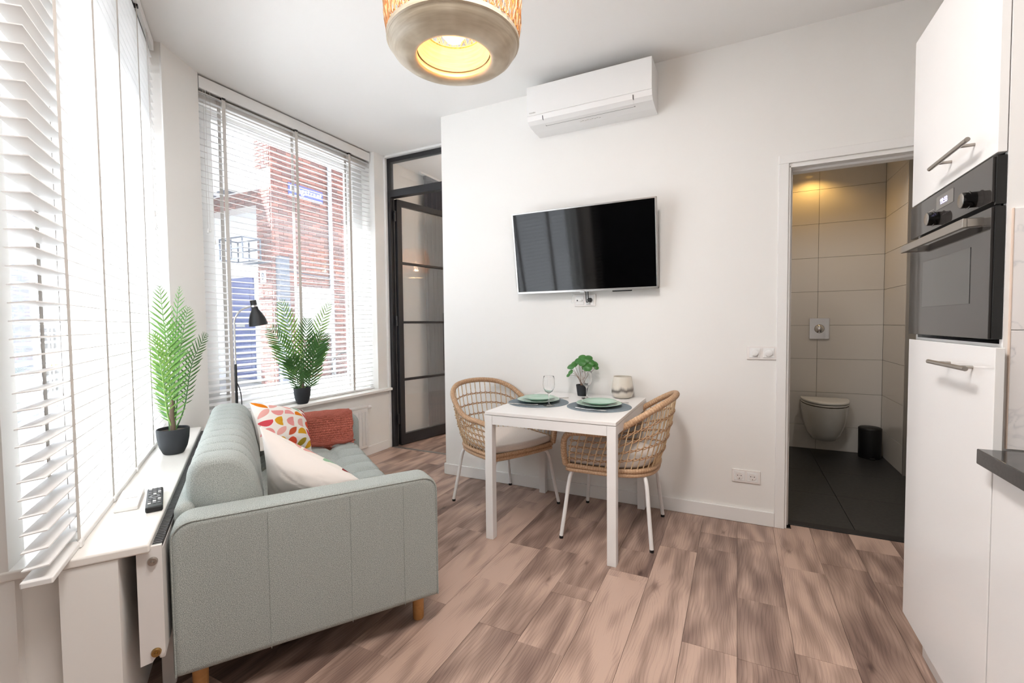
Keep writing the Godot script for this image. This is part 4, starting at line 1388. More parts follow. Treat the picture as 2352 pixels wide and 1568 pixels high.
func chair_mesh() -> Dictionary:
	var d := {}
	var half := [Vector3(0.252, 0.425, 0.232), Vector3(0.262, 0.50, 0.240), Vector3(0.268, 0.575, 0.234), Vector3(0.272, 0.612, 0.200), Vector3(0.276, 0.622, 0.12), Vector3(0.282, 0.625, 0.02), Vector3(0.288, 0.648, -0.06), Vector3(0.283, 0.700, -0.145), Vector3(0.256, 0.758, -0.235), Vector3(0.19, 0.800, -0.305), Vector3(0.10, 0.818, -0.340)]
	var pts := half.duplicate()
	pts.append(Vector3(0, 0.823, -0.350))
	for i in range(half.size() - 1, -1, -1): pts.append(Vector3(-half[i].x, half[i].y, half[i].z))
	var rim := even(curve(pts, 8), 121)
	var bh := [Vector3(0.245, 0.420, 0.228), Vector3(0.252, 0.420, 0.10), Vector3(0.248, 0.420, -0.04), Vector3(0.215, 0.420, -0.16), Vector3(0.13, 0.420, -0.235)]
	pts = bh.duplicate()
	pts.append(Vector3(0, 0.420, -0.255))
	for i in range(bh.size() - 1, -1, -1): pts.append(Vector3(-bh[i].x, bh[i].y, bh[i].z))
	var base := even(curve(pts, 8), 121)
	d.rim = rim; d.base = base
	return d

func shell_point(d: Dictionary, u: float, v: float) -> Vector3:
	# the front uprights of the rim are left out: spindles run from the base ring to the arm and back rail
	var p := along(d.base, u)
	var q := along(d.rim, lerpf(0.105, 0.895, u))
	var r := p.lerp(q, v)
	var out := Vector3(r.x, 0, r.z).normalized()
	return r + out * 0.012 * sin(PI * v)

func make_chair(label: String) -> Node3D:
	var o := thing("rattan_chair", label, "chair", Vector3.ZERO, 0, "rattan armchairs at the dining table")
	var d := chair_mesh()
	var b := mb()
	# wrapped rail: slightly knotted radius
	var rad := []
	for k in d.rim.size(): rad.append(0.0165 + 0.0012 * (k % 2))
	b.tube(d.rim, rad, 12)
	obj("back_rail", b, M.rattan, o)
	var ring: PackedVector3Array = d.base.duplicate()
	ring.append(Vector3(-0.12, 0.42, 0.242)); ring.append(Vector3(0.0, 0.42, 0.246)); ring.append(Vector3(0.12, 0.42, 0.242))
	for y in [0.0, -0.024]:
		b = mb()
		var r2 := PackedVector3Array()
		for p in ring: r2.append(Vector3(p.x * (1.0 + y * 0.8), p.y + y, p.z * (1.0 + y * 0.8)))
		b.tube(r2, 0.0135, 10, false, true)
		obj("seat_rail", b, M.rattan, o)
	# rail wrapping
	for q in [[d.rim, 130, 0.0181], [d.base, 84, 0.0147]]:
		b = mb()
		for k in q[1]:
			var u: float = (k + 0.5) / q[1]
			var p := along(q[0], u)
			var t := (along(q[0], u + 0.004) - along(q[0], u - 0.004)).normalized()
			b.tube(PackedVector3Array([p - t * 0.0016, p + t * 0.0016]), q[2], 12, false)
		obj("wrapping", b, M.weave, o)
	var nsp := 37
	for k in nsp:
		var u := (k + 0.5) / nsp
		var ps := PackedVector3Array()
		for j in 6: ps.append(shell_point(d, u, j / 5.0))
		b = mb()
		b.tube(ps, 0.0036, 6, false)
		obj("spindle", b, M.cane, o)
	for v in [0.22, 0.40, 0.58, 0.76]:
		for s in [-1.0, 1.0]:
			var ps := PackedVector3Array()
			var m := nsp * 4
			for k in m + 1:
				var u := lerpf(0.008, 0.992, float(k) / m)
				var p := shell_point(d, u, v)
				var out := Vector3(p.x, 0, p.z).normalized()
				var ph := (u * nsp) * PI
				ps.append(p + out * 0.0062 * s * cos(ph) + Vector3(0, 0.0052 * s * sin(ph), 0))
			b = mb()
			b.tube(ps, 0.0032, 5)
			obj("woven_band", b, M.weave, o)
	# seat under the cushion and the cushion
	var poly := PackedVector2Array()
	for p in d.base: poly.append(Vector2(p.x * 0.95, p.z * 0.95))
	b = mb()
	b.prism(poly, 0.405, 0.424)
	obj("seat_base", b, M.weave, o)
	var rows := []
	var cp := []
	for k in 60:
		var u := k / 59.0
		var p := along(d.base, u)
		cp.append(Vector2(p.x * 0.955, p.z * 0.94))
	for k in range(1, 12): cp.append(Vector2(lerpf(cp[59].x, cp[0].x, k / 12.0), cp[59].y + 0.030 * sin(PI * k / 12.0)))
	for q in [[0.0, 0.428], [0.93, 0.428], [0.985, 0.434], [1.0, 0.446], [1.0, 0.462], [0.985, 0.474], [0.93, 0.480], [0.6, 0.484], [0.0, 0.486]]:
		var r := PackedVector3Array()
		for p in cp: r.append(Vector3(p.x * q[0], q[1], p.y * q[0] + 0.008))
		rows.append(r)
	b = mb()
	b.grid(rows, false, true, Vector3(0, 0.455, 0))
	obj("seat_cushion", b, M.cushion, o)
	# bent steel legs with black feet
	for sx in [-1.0, 1.0]:
		for q in [[0.285, 0.25, 0.18, 0.16], [0.25, -0.25, 0.16, -0.16]]:
			var foot := Vector3(sx * q[0], 0.014, q[1])
			var knee := Vector3(sx * (q[0] - 0.055), 0.34, q[1] * 0.86)
			var path := curve([foot, foot.lerp(knee, 0.5), knee, Vector3(sx * (q[0] - 0.085), 0.382, q[1] * 0.78), Vector3(sx * q[2], 0.396, q[3]), Vector3(sx * 0.05, 0.397, q[3] * 0.8)], 6)
			b = mb()
			b.tube(path, 0.0112, 10)
			var l := obj("leg", b, M.white_metal, o)
			obj("rubber_foot", lat([Vector2(0, 0), Vector2(0.0115, 0), Vector2(0.012, 0.015), Vector2(0, 0.015)], 12, Vector3(foot.x, 0, foot.z)), M.black, l)
	return o

func plate_mesh(r: float, h: float) -> MB:
	return lat([Vector2(0, 0.0), Vector2(r * 0.55, 0.0), Vector2(r * 0.6, 0.003), Vector2(r * 0.98, h - 0.002), Vector2(r, h), Vector2(r * 0.975, h + 0.0015), Vector2(r * 0.66, h * 0.45 + 0.002), Vector2(r * 0.58, 0.006), Vector2(0, 0.006)], 56)

func cutlery(kind: String, label: String, at: Vector3, turn: float) -> void:
	var o := thing(kind, label, kind, at, turn)
	var b := mb()
	b.tube(curve([Vector3(0, 0.006, 0.10), Vector3(0, 0.003, 0.03), Vector3(0, 0.006, -0.02)], 5), [0.0035, 0.0035, 0.0033, 0.003, 0.0028, 0.0026, 0.0024, 0.0022, 0.0022, 0.0022, 0.0022], 7)
	obj("handle", b, M.cutlery, o)
	if kind == "fork":
		b = mb()
		b.rbox(Vector3(0, 0.006, -0.036), Vector3(0.021, 0.002, 0.036), 0.0008, 1)
		for k in 4: b.tube(PackedVector3Array([Vector3(-0.0086 + k * 0.0057, 0.006, -0.05), Vector3(-0.0086 + k * 0.0057, 0.0075, -0.09)]), 0.0014, 5)
		obj("tines", b, M.cutlery, o)
	else:
		obj("blade", rb(-0.009, 0.006, 0.004, 0.0056, -0.125, -0.018, 0.0007, 1), M.cutlery, o)

func setting(where: Vector3, side: String, fork_turn: float, fork_at: Vector3, knife_at: Vector3) -> void:
	var y := 0.74
	var prof := [Vector2(0, 0)]
	for k in 30:
		prof.append(Vector2(0.003 + k * 0.0063, 0.0044)); prof.append(Vector2(0.0062 + k * 0.0063, 0.0028))
	prof.append(Vector2(0.191, 0.002)); prof.append(Vector2(0.191, 0.0)); prof.append(Vector2(0, 0))
	var o := thing("placemat", "round blue-grey woven placemat %s" % side, "placemat", Vector3(where.x, y, where.z), 0, "placemats on the dining table")
	var b := mb()
	b.lathe(prof, 56, Vector3.ZERO, Basis(), 200.0)
	obj("woven_disc", b, M.mat_blue, o)
	var p := thing("dinner_plate", "large mint green dinner plate %s" % side, "plate", Vector3(where.x, y + 0.0046, where.z), 0, "dinner plates on the table")
	obj("dish", plate_mesh(0.134, 0.020), M.plate, p)
	p = thing("side_plate", "smaller mint green plate stacked on the dinner plate %s" % side, "plate", Vector3(where.x + 0.002, y + 0.0156, where.z - 0.004), 0, "side plates on the table")
	obj("dish", plate_mesh(0.104, 0.020), M.plate, p)
	cutlery("fork", "steel fork on the placemat %s" % side, fork_at, fork_turn)
	cutlery("knife", "steel knife half under the plates %s" % side, knife_at, fork_turn + 0.1)

func wine_glass(label: String, at: Vector3) -> void:
	var o := thing("wine_glass", label, "glass", at, 0, "wine glasses on the dining table")
	obj("goblet", lat([Vector2(0, 0), Vector2(0.034, 0), Vector2(0.035, 0.0012), Vector2(0.018, 0.0035), Vector2(0.008, 0.007), Vector2(0.0042, 0.014), Vector2(0.0036, 0.03), Vector2(0.0036, 0.062), Vector2(0.0055, 0.073), Vector2(0.012, 0.079), Vector2(0.022, 0.086), Vector2(0.033, 0.106), Vector2(0.0365, 0.130), Vector2(0.034, 0.160), Vector2(0.0315, 0.178), Vector2(0.0309, 0.1785), Vector2(0.0303, 0.178), Vector2(0.0328, 0.160), Vector2(0.0353, 0.130), Vector2(0.0318, 0.107), Vector2(0.021, 0.0885), Vector2(0.010, 0.082), Vector2(0.0, 0.080)], 40), M.clear, o)

func table_things() -> void:
	setting(Vector3(-1.128, 0, -2.66), "on the left of the table", 1.72, Vector3(-1.17, 0.7455, -2.505), Vector3(-1.085, 0.7455, -2.81))
	setting(Vector3(-0.738, 0, -2.665), "on the right of the table", -1.75, Vector3(-0.74, 0.7455, -2.508), Vector3(-0.715, 0.7455, -2.812))
	wine_glass("clear wine glass in front of the left plates", Vector3(-1.015, 0.7445, -2.555))
	wine_glass("clear wine glass beside the small potted plant", Vector3(-0.893, 0.7405, -2.925))
	var o := thing("candle_jar", "cloudy glass candle jar with smoky band at the table corner", "jar", Vector3(-0.682, 0.7405, -3.04))
	obj("jar", lat([Vector2(0, 0), Vector2(0.045, 0), Vector2(0.062, 0.010), Vector2(0.071, 0.035), Vector2(0.0715, 0.060), Vector2(0.067, 0.095), Vector2(0.062, 0.130), Vector2(0.060, 0.143), Vector2(0.0565, 0.143), Vector2(0.0585, 0.13), Vector2(0.067, 0.06), Vector2(0.058, 0.012), Vector2(0, 0.008)], 44), M.jar, o)
	obj("candle", lat([Vector2(0, 0.009), Vector2(0.035, 0.009), Vector2(0.035, 0.06), Vector2(0, 0.058)], 24), M.cotton, o)
	# small round-leaved plant
	o = thing("small_plant", "small round-leaved plant in a black pot on the table", "plant", Vector3(-0.955, 0.7405, -3.025))
	var b := mb()
	b.lathe([Vector2(0, 0), Vector2(0.031, 0), Vector2(0.032, 0.003), Vector2(0.042, 0.070), Vector2(0.042, 0.076), Vector2(0.038, 0.076), Vector2(0.037, 0.064), Vector2(0, 0.064)], 32)
	obj("pot", b, M.pot, o)
	obj("soil", lat([Vector2(0, 0.068), Vector2(0.0375, 0.066)], 20), M.soil, o)
	var disc := mb()
	var rows := []
	for i in 5:
		var r := PackedVector3Array()
		for k in 18:
			var a := TAU * k / 18
			var q := i / 4.0
			r.append(Vector3(cos(a) * q, -0.22 * q * q + 0.05 * q * q * cos(2 * a), sin(a) * q * 0.92))
		rows.append(r)
	disc.grid(rows, false, true, Vector3(0, -3, 0))
	var dm := disc.mesh()
	var r := RandomNumberGenerator.new(); r.seed = 12
	var leaves := [[-0.050, 0.222, 0.02, 0.0288], [-0.093, 0.200, 0.0, 0.0211], [-0.066, 0.205, 0.035, 0.0259], [0.0, 0.265, 0.0, 0.0288], [0.03, 0.255, 0.02, 0.0307], [0.012, 0.232, 0.045, 0.0269], [0.062, 0.235, 0.015, 0.0317], [0.05, 0.205, 0.045, 0.0346], [0.085, 0.222, -0.01, 0.0269], [-0.02, 0.245, 0.03, 0.0250], [-0.075, 0.165, 0.03, 0.0192], [-0.095, 0.142, 0.02, 0.0173], [0.02, 0.20, 0.0, 0.0250], [0.10, 0.20, 0.0, 0.0192], [-0.03, 0.235, -0.03, 0.0269], [0.04, 0.262, -0.025, 0.0269]]
	for q in leaves:
		var end := Vector3(q[0], q[1], q[2])
		b = mb()
		b.tube(curve([Vector3(r.randf_range(-0.008, 0.008), 0.064, r.randf_range(-0.008, 0.008)), Vector3(end.x * 0.35, 0.13, end.z * 0.35), end], 6), 0.0013, 5)
		var st := obj("stalk", b, M.stalk, o)
		var l := MeshInstance3D.new()
		l.mesh = dm; l.material_override = M.leaf; l.name = "leaf"
		var up := (Vector3(end.x * 3.5, 0.45, 0.55 + end.z * 4.0)).normalized()
		var x := up.cross(Vector3.FORWARD).normalized()
		l.transform = Transform3D(Basis(x * q[3], up * q[3], x.cross(up) * q[3]), end)
		st.add_child(l, true)

func chairs() -> void:
	var c := make_chair("rattan armchair with white legs left of the table, cushion showing")
	c.position = Vector3(-1.443, 0, -2.772); c.rotation.y = deg_to_rad(64)
	var e := c.duplicate()
	e.name = numbered("rattan_chair")
	add_child(e)
	e.position = Vector3(-0.660, 0, -2.742); e.rotation.y = deg_to_rad(-88.5)
	e.set_meta("label", "rattan armchair pushed under the right side of the table")


# ---------------------------------------------------------------- television wall
func tv() -> void:
	var o := thing("television", "flat black television in a thin silver frame on the wall", "television", Vector3(-0.957, 1.742, -3.030), 0)
	o.rotation = Vector3(deg_to_rad(9.1), 0.0, 0.0)
	var hw := 0.5
	var hh := 0.286
	var b := mb()
	b.rbox(Vector3(0, hh - 0.004, 0), Vector3(2 * hw, 0.010, 0.034), 0.002, 1)
	b.rbox(Vector3(0, -hh + 0.007, 0), Vector3(2 * hw, 0.016, 0.034), 0.002, 1)
	for s in [-1.0, 1.0]: b.rbox(Vector3(s * (hw - 0.005), 0, 0), Vector3(0.010, 2 * hh, 0.034), 0.002, 1)
	obj("frame", b, M.tv_frame, o)
	obj("screen", bx(-hw + 0.009, hw - 0.009, -hh + 0.014, hh - 0.008, -0.012, 0.013), M.tv_screen, o)
	obj("back_shell", rb(-0.44, 0.44, -0.26, 0.24, -0.045, -0.012, 0.01, 1), M.black, o)
	obj("logo_tab", rb(-0.022, 0.012, -hh - 0.006, -hh + 0.008, 0.010, 0.020, 0.001, 1), M.tv_frame, o)
	obj("sensor_strip", rb(0.20, 0.33, -hh - 0.010, -hh + 0.002, -0.012, 0.006, 0.003, 1), M.black, o)
	obj("wall_bracket", rb(-0.12, 0.12, -0.12, 0.10, -0.085, -0.04, 0.004, 1), M.black_steel, o)
	# socket and leads below the set
	o = thing("wall_socket", "white double wall socket with plugs and leads under the television", "socket", Vector3(-0.9635, 1.400, -3.130))
	obj("plate", rb(-0.077, 0.077, -0.042, 0.042, 0, 0.009, 0.003, 1), M.cream_plastic, o)
	for x in [-0.037, 0.037]: obj("insert", rb(x - 0.030, x + 0.030, -0.031, 0.031, 0.006, 0.012, 0.002, 1), M.white_plastic, o)
	obj("plug", lat_z(0.016, 0.035, Vector3(0.040, 0.0, 0.010), 0.9), M.black, o)
	obj("aerial_plug", lat_z(0.007, 0.012, Vector3(-0.022, 0.0, 0.011), 1.0), M.white_plastic, o)
	obj("aerial_socket", lat_z(0.005, 0.002, Vector3(-0.054, 0.0, 0.0115), 1.0), M.black, o)
	for k in 2:
		b = mb()
		b.tube(curve([Vector3(0.012 + k * 0.014, 0.14, 0.035), Vector3(0.014 + k * 0.014, 0.06, 0.03), Vector3(0.018 + k * 0.013, 0.0 - 0.012 * (1 - k), 0.03), Vector3(0.038, -0.004 - k * 0.001, 0.035)], 6), 0.0034, 6)
		obj("lead", b, M.black, o)
	b = mb()
	b.tube(curve([Vector3(-0.06, 0.14, 0.03), Vector3(-0.085, 0.03, 0.028), Vector3(-0.095, -0.015, 0.025), Vector3(-0.06, -0.012, 0.03), Vector3(-0.022, 0.0, 0.023)], 6), 0.0018, 6)
	obj("aerial_lead", b, M.white_plastic, o)

func lat_z(r: float, h: float, at: Vector3, taper: float) -> MB:
	var b := mb()
	b.lathe([Vector2(0, 0), Vector2(r, 0), Vector2(r * taper, h * 0.9), Vector2(r * taper * 0.85, h), Vector2(0, h)], 20, at, Basis(Vector3.RIGHT, PI / 2))
	return b

func switches() -> void:
	var o := thing("dimmer_switch", "white double dimmer switch on the wall beside the toilet door", "switch", Vector3(0.132, 1.050, -3.130))
	obj("plate", rb(-0.079, 0.079, -0.040, 0.040, 0, 0.009, 0.003, 1), M.cream_plastic, o)
	for x in [-0.036, 0.038]:
		var p := obj("insert", rb(x - 0.029, x + 0.029, -0.029, 0.029, 0.006, 0.012, 0.002, 1), M.white_plastic, o)
		obj("knob", lat_z(0.019, 0.014, Vector3(x, 0, 0.011), 0.96), M.white_plastic, p)
	o = thing("power_socket", "white double power socket low on the wall by the toilet door", "socket", Vector3(0.056, 0.288, -3.130))
	obj("plate", rb(-0.078, 0.078, -0.040, 0.040, 0, 0.009, 0.003, 1), M.cream_plastic, o)
	for x in [-0.036, 0.036]:
		var p := obj("insert", rb(x - 0.030, x + 0.030, -0.030, 0.030, 0.006, 0.0105, 0.002, 1), M.white_plastic, o)
		var b := mb()
		b.lathe([Vector2(0.0205, 0.0025), Vector2(0.0205, 0), Vector2(0.019, 0), Vector2(0.019, 0.002), Vector2(0, 0.0021)], 28, Vector3(x, 0, 0.0102), Basis(Vector3.RIGHT, PI / 2))
		obj("well", b, M.cream_plastic, p)
		for q in [-0.0095, 0.0, 0.0095]: obj("pin_hole", lat_z(0.0026 if q else 0.0018, 0.0008, Vector3(x + q, 0.003, 0.0120), 1.0), M.black if q else M.steel, p)
		obj("earth_clip", rb(x - 0.002, x + 0.002, -0.018, -0.010, 0.0115, 0.0135, 0.0005, 1), M.steel, p)

func air_conditioner() -> void:
	var o := thing("air_conditioner", "long white air conditioner high on the wall above television", "air conditioner", Vector3(-0.885, 2.585, -3.13))
	var prof := PackedVector2Array([Vector2(0, 0.262), Vector2(0.215, 0.255), Vector2(0.228, 0.25), Vector2(0.230, 0.24), Vector2(0.230, 0.055), Vector2(0.222, 0.030), Vector2(0.195, 0.012), Vector2(0.10, 0.0), Vector2(0, 0.0)])
	var b := mb()
	# profile is (depth, height); stand it along x
	var bs := Basis(Vector3(0, 0, 1), Vector3(1, 0, 0), Vector3(0, 1, 0))
	b.prism(prof, -0.412, 0.412, bs)
	obj("housing", b, M.white_plastic, o)
	obj("front_panel", rb(-0.413, 0.413, 0.062, 0.254, 0.226, 0.236, 0.003, 1), M.white_plastic, o)
	# air flap with dark gap round it
	var gap := PackedVector3Array([Vector3(-0.30, 0.050, 0.2312), Vector3(-0.30, 0.030, 0.2235), Vector3(-0.30, 0.0075, 0.165), Vector3(0.30, 0.0075, 0.165), Vector3(0.30, 0.030, 0.2235), Vector3(0.30, 0.050, 0.2312)])
	b = mb()
	b.tube(gap, 0.0022, 5)
	obj("flap_gap", b, M.black, o)
	var fp := PackedVector2Array([Vector2(0.2325, 0.055), Vector2(0.2245, 0.0285), Vector2(0.196, 0.0105), Vector2(0.166, 0.006), Vector2(0.166, 0.012), Vector2(0.19, 0.018), Vector2(0.22, 0.034), Vector2(0.228, 0.055)])
	b = mb()
	b.prism(fp, -0.296, 0.296, bs)
	obj("air_flap", b, M.white_plastic, o)
	var t := obj("lettering", text_mesh("TOSHIBA", 0.011, 0.0006), M.cord, o)
	t.material_override = M.steel
	t.position = Vector3(-0.372, 0.078, 0.2365)
	for k in 9: obj("display_mark", bx(-0.07 + k * 0.016, -0.058 + k * 0.016, 0.0012, 0.0040, 0.125 + (k % 2) * 0.006, 0.1275 + (k % 2) * 0.006), M.cord, o)

# ---------------------------------------------------------------- bamboo pendant
func pendant(label: String, at: Vector3, lit: float, tint: Color) -> void:
	# at: centre of the lower ring
	var o := thing("pendant_lamp", label, "lamp", at, 0, "bamboo pendant lamps")
	var R := 0.196
	obj("lower_ring", lat([Vector2(0.111, 0.003), Vector2(0.115, -0.004), Vector2(0.128, -0.008), Vector2(0.148, -0.006), Vector2(0.168, 0.002), Vector2(0.183, 0.014), Vector2(0.192, 0.028), Vector2(R - 0.001, 0.036), Vector2(R - 0.004, 0.036), Vector2(0.176, 0.016)], 72), M.bamboo, o)
	obj("band", lat([Vector2(R, 0.036), Vector2(R + 0.004, 0.039), Vector2(R + 0.004, 0.052), Vector2(R, 0.055), Vector2(R - 0.005, 0.055), Vector2(R - 0.005, 0.036), Vector2(R, 0.036)], 72), M.bamboo, o)
	obj("inner_cone", lat([Vector2(0.111, 0.003), Vector2(0.113, 0.016), Vector2(0.104, 0.050), Vector2(0.090, 0.085), Vector2(0.087, 0.085), Vector2(0.101, 0.050), Vector2(0.109, 0.018)], 56), M.bamboo, o)
	obj("inner_ring", lat([Vector2(0.0865, 0.083), Vector2(0.089, 0.080), Vector2(0.091, 0.083), Vector2(0.089, 0.087), Vector2(0.0865, 0.083)], 56), M.weave, o)
	# woven drum
	var H := 0.36
	var shape := func(v: float) -> float: return R + 0.004 + 0.010 * sin(PI * v) - 0.05 * pow(v, 4)
	var r := RandomNumberGenerator.new(); r.seed = 44
	for s in [-1.0, 1.0]:
		for layer in 2:
			var b := mb()
			for k in 46:
				var a0 := TAU * (k + 0.5 * layer + r.randf_range(-0.12, 0.12)) / 46.0
				var sweep: float = s * (0.55 + 0.3 * layer)
				var ps := PackedVector3Array()
				for j in 9:
					var v := j / 8.0
					var a := a0 + sweep * v
					var q: float = shape.call(v) + 0.0022 * sin(j * PI + k) - layer * 0.003
					ps.append(Vector3(cos(a) * q, 0.055 + H * v, sin(a) * q))
				b.tube(ps, 0.0021, 4, false)
			obj("weave", b, M.bamboo_strip, o)
	var top: float = shape.call(1.0)
	obj("top_ring", lat([Vector2(top - 0.004, 0.055 + H - 0.006), Vector2(top + 0.003, 0.055 + H - 0.006), Vector2(top + 0.003, 0.055 + H + 0.008), Vector2(top - 0.004, 0.055 + H + 0.008), Vector2(top - 0.004, 0.055 + H - 0.006)], 56), M.bamboo, o)
	var b := mb()
	for k in 3: b.tube(PackedVector3Array([Vector3(cos(TAU * k / 3) * top, 0.055 + H, sin(TAU * k / 3) * top), Vector3(0, 0.40, 0)]), 0.003, 6)
	obj("spider", b, M.bamboo, o)
	obj("socket", lat([Vector2(0, 0.40), Vector2(0.018, 0.40), Vector2(0.022, 0.30), Vector2(0.022, 0.245), Vector2(0, 0.245)], 20), M.cotton, o)
	obj("cable", tub([Vector3(0, 0.40, 0), Vector3(0, CEIL - at.y - 0.02, 0)], 0.003, 6), M.black, o)
	obj("ceiling_cup", lat([Vector2(0, CEIL - at.y - 0.03), Vector2(0.045, CEIL - at.y - 0.03), Vector2(0.05, CEIL - at.y - 0.001), Vector2(0, CEIL - at.y - 0.001)], 24), M.white_plastic, o)
	var glow := mat(rgb8(255, 226, 170), 0.4)
	glow.emission_enabled = true; glow.emission = tint; glow.emission_energy_multiplier = 2.5
	obj("bulb", lat([Vector2(0, 0.048), Vector2(0.024, 0.053), Vector2(0.039, 0.072), Vector2(0.041, 0.095), Vector2(0.030, 0.14), Vector2(0.017, 0.20), Vector2(0.014, 0.25), Vector2(0, 0.25)], 28), glow, o)
	var l := OmniLight3D.new()
	l.name = "pendant_bulb_light"
	l.light_color = tint
	l.light_energy = 0.04 * lit
	l.light_size = 0.035
	l.omni_range = 8.0; l.omni_attenuation = 2.0
	l.shadow_enabled = true
	o.add_child(l)
	l.position = Vector3(0, 0.09, 0)


# ---------------------------------------------------------------- kitchen column, oven, worktop
func bar_handle(parent: Node, y: float, z0: float, z1: float, x: float) -> void:
	var b := mb()
	b.tube(PackedVector3Array([Vector3(x - 0.034, y, z0), Vector3(x - 0.034, y, z1)]), 0.0062, 12)
	for q in [0.22, 0.78]: b.tube(PackedVector3Array([Vector3(x, y, lerpf(z0, z1, q)), Vector3(x - 0.034, y, lerpf(z0, z1, q))]), 0.0045, 10)
	obj("handle", b, M.steel, parent)

func kitchen() -> void:
	var X := 0.564
	var za := -2.140
	var zb := -1.533
	var o := thing("tall_cabinet", "tall glossy white kitchen cabinet holding the black oven", "cabinet", Vector3(0, 0, 0))
	var b := mb()
	b.lim(X + 0.020, 1.195, 0.12, 1.178, za, zb)
	b.lim(X + 0.020, 1.195, 1.652, 2.225, za, zb)
	b.lim(X + 0.020, 1.195, 1.178, 1.652, za, za + 0.018)
	b.lim(X + 0.020, 1.195, 1.178, 1.652, zb - 0.018, zb)
	b.lim(1.15, 1.195, 1.178, 1.652, za + 0.018, zb - 0.018)
	obj("carcass", b, M.gloss_white, o)
	obj("plinth", bx(X + 0.06, 1.195, 0.0, 0.12, za + 0.002, zb), M.gloss_white, o)
	var d := obj("door", rb(X, X + 0.018, 1.645, 2.225, za + 0.001, zb - 0.002, 0.0015, 1), M.gloss_white, o)
	bar_handle(d, 1.705, -1.86, -1.60, X)
	d = obj("door", rb(X, X + 0.018, 0.150, 1.170, za + 0.001, zb + 0.018, 0.0015, 1), M.gloss_white, o)
	bar_handle(d, 1.112, -1.83, -1.575, X)
	# marble tiles on the cabinet side above the worktop
	for q in [[0.922, 1.212], [1.2135, 1.505]]: obj("tile", rb(0.594, 1.194, q[0], q[1], zb, zb + 0.008, 0.001, 1), M.marble, o)
	obj("tile_edge", bx(0.5922, 0.594, 0.922, 1.506, zb, zb + 0.0085), mat(rgb8(216, 196, 180), 0.6), o)

	o = thing("oven", "black built-in oven with steel handle in the white cabinet", "oven", Vector3(X, 1.19, 0))
	var y0 := 0.0
	var y1 := 0.448
	obj("body", bx(0.02, 0.55, 0.004, y1 - 0.004, za + 0.03, zb - 0.03), M.black, o)
	obj("control_panel", rb(-0.004, 0.018, 0.338, y1, za + 0.008, zb - 0.012, 0.001, 1), M.oven_glass, o)
	var door := obj("door", rb(-0.004, 0.018, y0, 0.326, za + 0.008, zb - 0.012, 0.001, 1), M.oven_glass, o)
	obj("door_edge", rb(0.000, 0.019, y0, 0.326, zb - 0.012, zb - 0.003, 0.001, 1), M.black_gloss, door)
	obj("panel_edge", rb(0.000, 0.019, 0.330, y1, zb - 0.012, zb - 0.003, 0.001, 1), M.black_gloss, o)
	obj("window", rb(-0.0052, -0.003, 0.092, 0.243, -2.0, -1.65, 0.0006, 1), M.oven_window, door)
	obj("display", rb(-0.0052, -0.003, 0.392, 0.432, -1.895, -1.770, 0.0004, 1), mat(rgb8(112, 108, 104), 0.15), o)
	var dg := mat(rgb8(210, 205, 255), 0.4)
	dg.emission_enabled = true; dg.emission = Color(0.72, 0.68, 1.0); dg.emission_energy_multiplier = 1.2
	var t := obj("display_digits", text_mesh("19:33", 0.022, 0.0004), dg, o)
	t.rotation.y = -PI / 2
	t.position = Vector3(-0.0056, 0.412, -1.838)
	t = obj("panel_print", text_mesh("- - - - - -  - -", 0.010, 0.0003), M.cord, o)
	t.rotation.y = -PI / 2
	t.position = Vector3(-0.0045, 0.402, -1.94)
	t = obj("panel_print", text_mesh(". - . - . - . - . -", 0.010, 0.0003), M.grille, o)
	t.rotation.y = -PI / 2
	t.position = Vector3(-0.0045, 0.372, -1.82)
	for z in [-1.883, -1.637]:
		b = mb()
		b.lathe([Vector2(0, 0), Vector2(0.0205, 0), Vector2(0.0205, 0.011), Vector2(0.023, 0.012), Vector2(0.023, 0.0135), Vector2(0.0205, 0.0145), Vector2(0.0205, 0.027), Vector2(0.019, 0.028), Vector2(0, 0.028)], 28, Vector3(-0.004, 0.366, z), Basis(Vector3.BACK, PI / 2))
		var k := obj("knob", b, M.black_gloss, o)
		b = mb()
		b.lathe([Vector2(0, 0.0292), Vector2(0.0182, 0.0287), Vector2(0.0190, 0.0277), Vector2(0.0190, 0.0272)], 28, Vector3(-0.004, 0.366, z), Basis(Vector3.BACK, PI / 2))
		obj("knob_cap", b, M.steel, k)
	b = mb()
	b.rbox(Vector3(-0.040, 0.298, -1.832), Vector3(0.010, 0.024, 0.50), 0.002, 1)
	obj("handle", b, M.steel, door)
	for z in [-2.070, -1.594]: obj("handle_mount", rb(-0.036, 0.0, 0.287, 0.309, z - 0.011, z + 0.011, 0.002, 1), M.steel, door)

	# worktop and the units under it run back past the camera
	var wt := rb(0.535, 1.195, 0.882, 0.920, zb + 0.010, 1.35, 0.003, 2)
	o = thing("worktop", "black stone worktop edge at the right of the oven cabinet", "worktop", Vector3(0.865, 0.882, -0.08))
	b = mb()
	b.rbox(Vector3(0, 0.019, 0), Vector3(0.66, 0.038, 2.87), 0.003, 2)
	wt = b
	obj("slab", wt, M.granite, o)
	for k in 4:
		var c := thing("base_cabinet", ["glossy white base unit next to the tall cabinet under the worktop", "second white base unit from the tall cabinet under the worktop", "third white base unit from the tall cabinet under the worktop", "last white base unit at the near end of the worktop"][k], "cabinet", Vector3(0.564, 0, zb + 0.022 + k * 0.70), 0, "base units under the worktop")
		obj("body", bx(0.02, 0.62, 0.12, 0.880, 0.0, 0.695), M.gloss_white, c)
		var dd := obj("door", rb(0.0, 0.018, 0.150, 0.872, 0.002, 0.692, 0.0015, 1), M.gloss_white, c)
		bar_handle(dd, 0.82, 0.25, 0.47, 0.0)
		obj("plinth", bx(0.06, 0.62, 0.0, 0.12, 0.0, 0.695), M.gloss_white, c)

